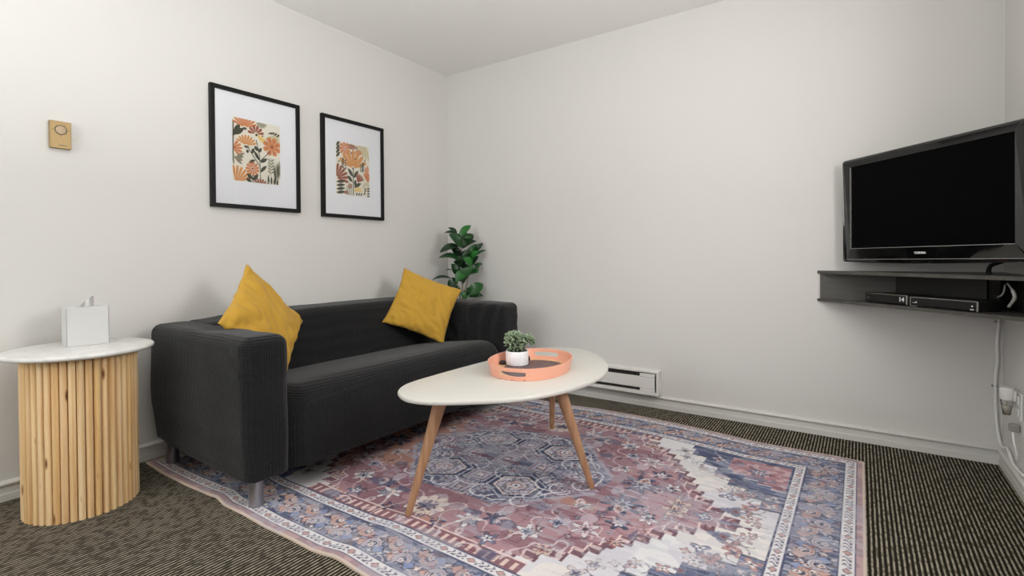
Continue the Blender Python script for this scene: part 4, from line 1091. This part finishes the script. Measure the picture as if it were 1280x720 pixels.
# cables
tag(MB().tube(catmull([(3.262, -.37, .925), (3.236, -.365, .915), (3.226, -.365, .895), (3.224, -.37, .8762)], 6, False), .0045, 8).tube(catmull([(3.275, -.36, .925), (3.243, -.352, .91), (3.236, -.352, .895), (3.236, -.358, .8762)], 6, False), .004, 8).build('black_cable', M['black_cable'], None, smooth=True), 'black cables dropping from the television to the shelf top', 'cable')
def pat(u, v, t_off): 
    d = Vector(ray(u, v)); p0 = A0 + fi * t_off; t_ = (p0 - Vector(CAM)).dot(fi) / d.dot(fi); return Vector(CAM) + d * t_
tag(MB().tube(catmull([pat(1259, 354, .06), pat(1265, 362, .04), pat(1268.5, 371, .035), pat(1266, 377, .04), pat(1261, 383.5, .05)], 6, False), [.0035] * 7 + [.006] * 11 + [.0055] * 7, 8).build('grey_cable', M['grey_cable'], None, smooth=True), 'grey looped cable hanging inside the right end of the corner shelf', 'cable')
tag(MB().tube(catmull([pat(1256, 356, .10), pat(1255, 364, .09), pat(1252, 369, .09), pat(1247, 372, .1)], 6, False), .003, 8).build('thin_cable', M['grey_cable'], None, smooth=True), 'thin dark grey cable inside the shelf left of the thicker loop', 'cable')

# ------------------------------------------------------------------ right corner: cord, freshener, outlet
cx_, cy_ = W - .012, -.010
def rwp(u, v, x=W - .010): return at(u, v, 0, x)
cpts = [Vector((W - .016, -.012, .7125)), Vector((W - .014, -.010, .69)), Vector((W - .018, -.010, .62)), Vector((W - .022, -.010, .55)), Vector((W - .020, -.010, .47)), Vector((W - .026, -.010, .40)), Vector((W - .026, -.011, .30)), Vector((W - .022, -.011, .20)), Vector((W - .014, -.024, .120)), Vector((W - .010, -.07, .100)), Vector((W - .010, -.16, .120)), Vector((W - .011, -.25, .092)), Vector((W - .011, -.33, .0905)), Vector((W - .011, -.42, .098))]
tag(MB().tube(catmull(cpts, 8, False), .006, 10).build('white_cable', M['white_plastic'], None, smooth=True), 'white cord running down the right corner and along the baseboard', 'cord')
ou = thing('wall_outlet', 'white wall outlet with a grey plug on the right wall near the corner', 'outlet', (W, -.29, .26))
MB().box((W - .006, -.350, .285), (W - .0004, -.262, .400), bev=.003).build('cover_plate', M['white_plastic'], ou)
MB().box((W - .012, -.330, .300), (W - .006, -.285, .335), bev=.004).box((W - .012, -.330, .350), (W - .006, -.285, .385), bev=.004).build('socket_face', M['white_plastic'], ou)
pl = thing('power_plug', 'grey power plug with a white lead below the wall outlet', 'plug', (W, -.30, .24))
MB().box((W - .034, -.318, .236), (W - .0005, -.292, .268), bev=.006).build('plug_body', M['grey_cable'], pl)
MB().tube(catmull([Vector((W - .022, -.305, .238)), Vector((W - .022, -.33, .20)), Vector((W - .016, -.335, .16)), Vector((W - .012, -.318, .12))], 6, False), .004, 8).build('lead', M['white_plastic'], pl, smooth=True)
fr_c = at(1258.6, 490, 0, W - .040)
af = thing('air_freshener', 'white plug-in air freshener with a clear scent vial near the corner', 'air freshener', (fr_c.x, fr_c.y, .33))
fz1 = at(1258.6, 484.3, 0, fr_c.x).z; fz0 = at(1258.6, 499.5, 0, fr_c.x).z; fzb = at(1258.6, 518.5, 0, fr_c.x).z
MB().lathe([(.020, 0), (.022, .002), (.0235, (fz1 - fz0) * .9), (.0225, fz1 - fz0), (.018, fz1 - fz0 - .001)], (fr_c.x, fr_c.y, fz0), 36).build('cap', M['white_plastic'], af, angle=45)
MB().lathe([(.008, 0), (.012, .001), (.0165, (fz0 - fzb) * .55), (.0200, (fz0 - fzb) * .85), (.0200, fz0 - fzb)], (fr_c.x, fr_c.y, fzb), 32).build('vial', M['vial'], af, smooth=True)
MB().lathe([(.009, .002), (.0145, (fz0 - fzb) * .5), (.015, (fz0 - fzb) * .58)], (fr_c.x, fr_c.y, fzb), 24).build('scent_oil', plain('pale_oil', (236, 232, 220), .2), af, smooth=True)
MB().lathe([(.0022, .004), (.0022, fz0 - fzb)], (fr_c.x, fr_c.y, fzb), 12).build('wick', M['grey_cable'], af)
MB().box((fr_c.x + .010, fr_c.y - .012, fz0 - .005), (W - .0125, fr_c.y + .012, fz1 - .008), bev=.005).box((W - .028, -.30, fz0 - .03), (W - .0125, fr_c.y + .015, fz1 - .004), bev=.006).build('plug_housing', M['white_plastic'], af)
for zz, lb in ((.650, 'upper of two small metal hooks holding the white cord in the corner'), (.357, 'lower of two small metal hooks, beside the air freshener cap')):
    xx = {.650: 3.318, .357: 3.310}[zz]
    hk = MB().lathe([(.0055, 0), (.006, .001), (.004, .003), (.0015, .0035)], (0, 0, 0), 16, M=Matrix.Translation((xx - .008, -.0003, zz)) @ Matrix.Rotation(PI / 2, 4, 'X'))
    hk.tube([(xx - .008, -.003, zz), (xx - .006, -.012, zz), (xx + .004, -.0205, zz + .001), (xx + .012, -.019, zz)], .0012, 6)
    tag(hk.build('cable_hook', M['steel'], None, angle=40), lb, 'hook', 'cord hooks in the corner')

# ------------------------------------------------------------------ light
def area(name, loc, rot, sx, sy, power, col=(1, 1, 1), spread=PI):
    l = bpy.data.lights.new(name, 'AREA'); l.shape = 'RECTANGLE'; l.size = sx; l.size_y = sy; l.energy = power; l.color = col; l.spread = spread
    o = bpy.data.objects.new(name, l); C.objects.link(o); o.location = loc; o.rotation_euler = rot; return o
area('window_daylight', (W + .08, (WY0 + WY1) / 2, (WZ0 + WZ1) / 2), (0, PI / 2, 0), WZ1 - WZ0, WY1 - WY0, 36, (1, .99, .97))
area('rear_fill_light', (.95, D - .07, 1.5), (PI / 2, 0, 0), 1.3, 1.2, 34, (.95, .98, 1))  # added fill from behind the camera, set in the rear opening
area('ceiling_fill_light', (1.9, -2.9, 1.3), (PI, 0, 0), .4, .4, 44, (.985, .99, 1))  # added upward fill, out of view, to brighten the ceiling
w = bpy.data.worlds.new('world'); sc.world = w; w.use_nodes = True
w.node_tree.nodes['Background'].inputs[0].default_value = (.9, .95, 1, 1); w.node_tree.nodes['Background'].inputs[1].default_value = .6
sc.view_settings.view_transform = 'Standard'; sc.view_settings.look = 'None'; sc.view_settings.gamma = 1; sc.view_settings.use_curve_mapping = False
sc.view_settings.exposure = -0.13
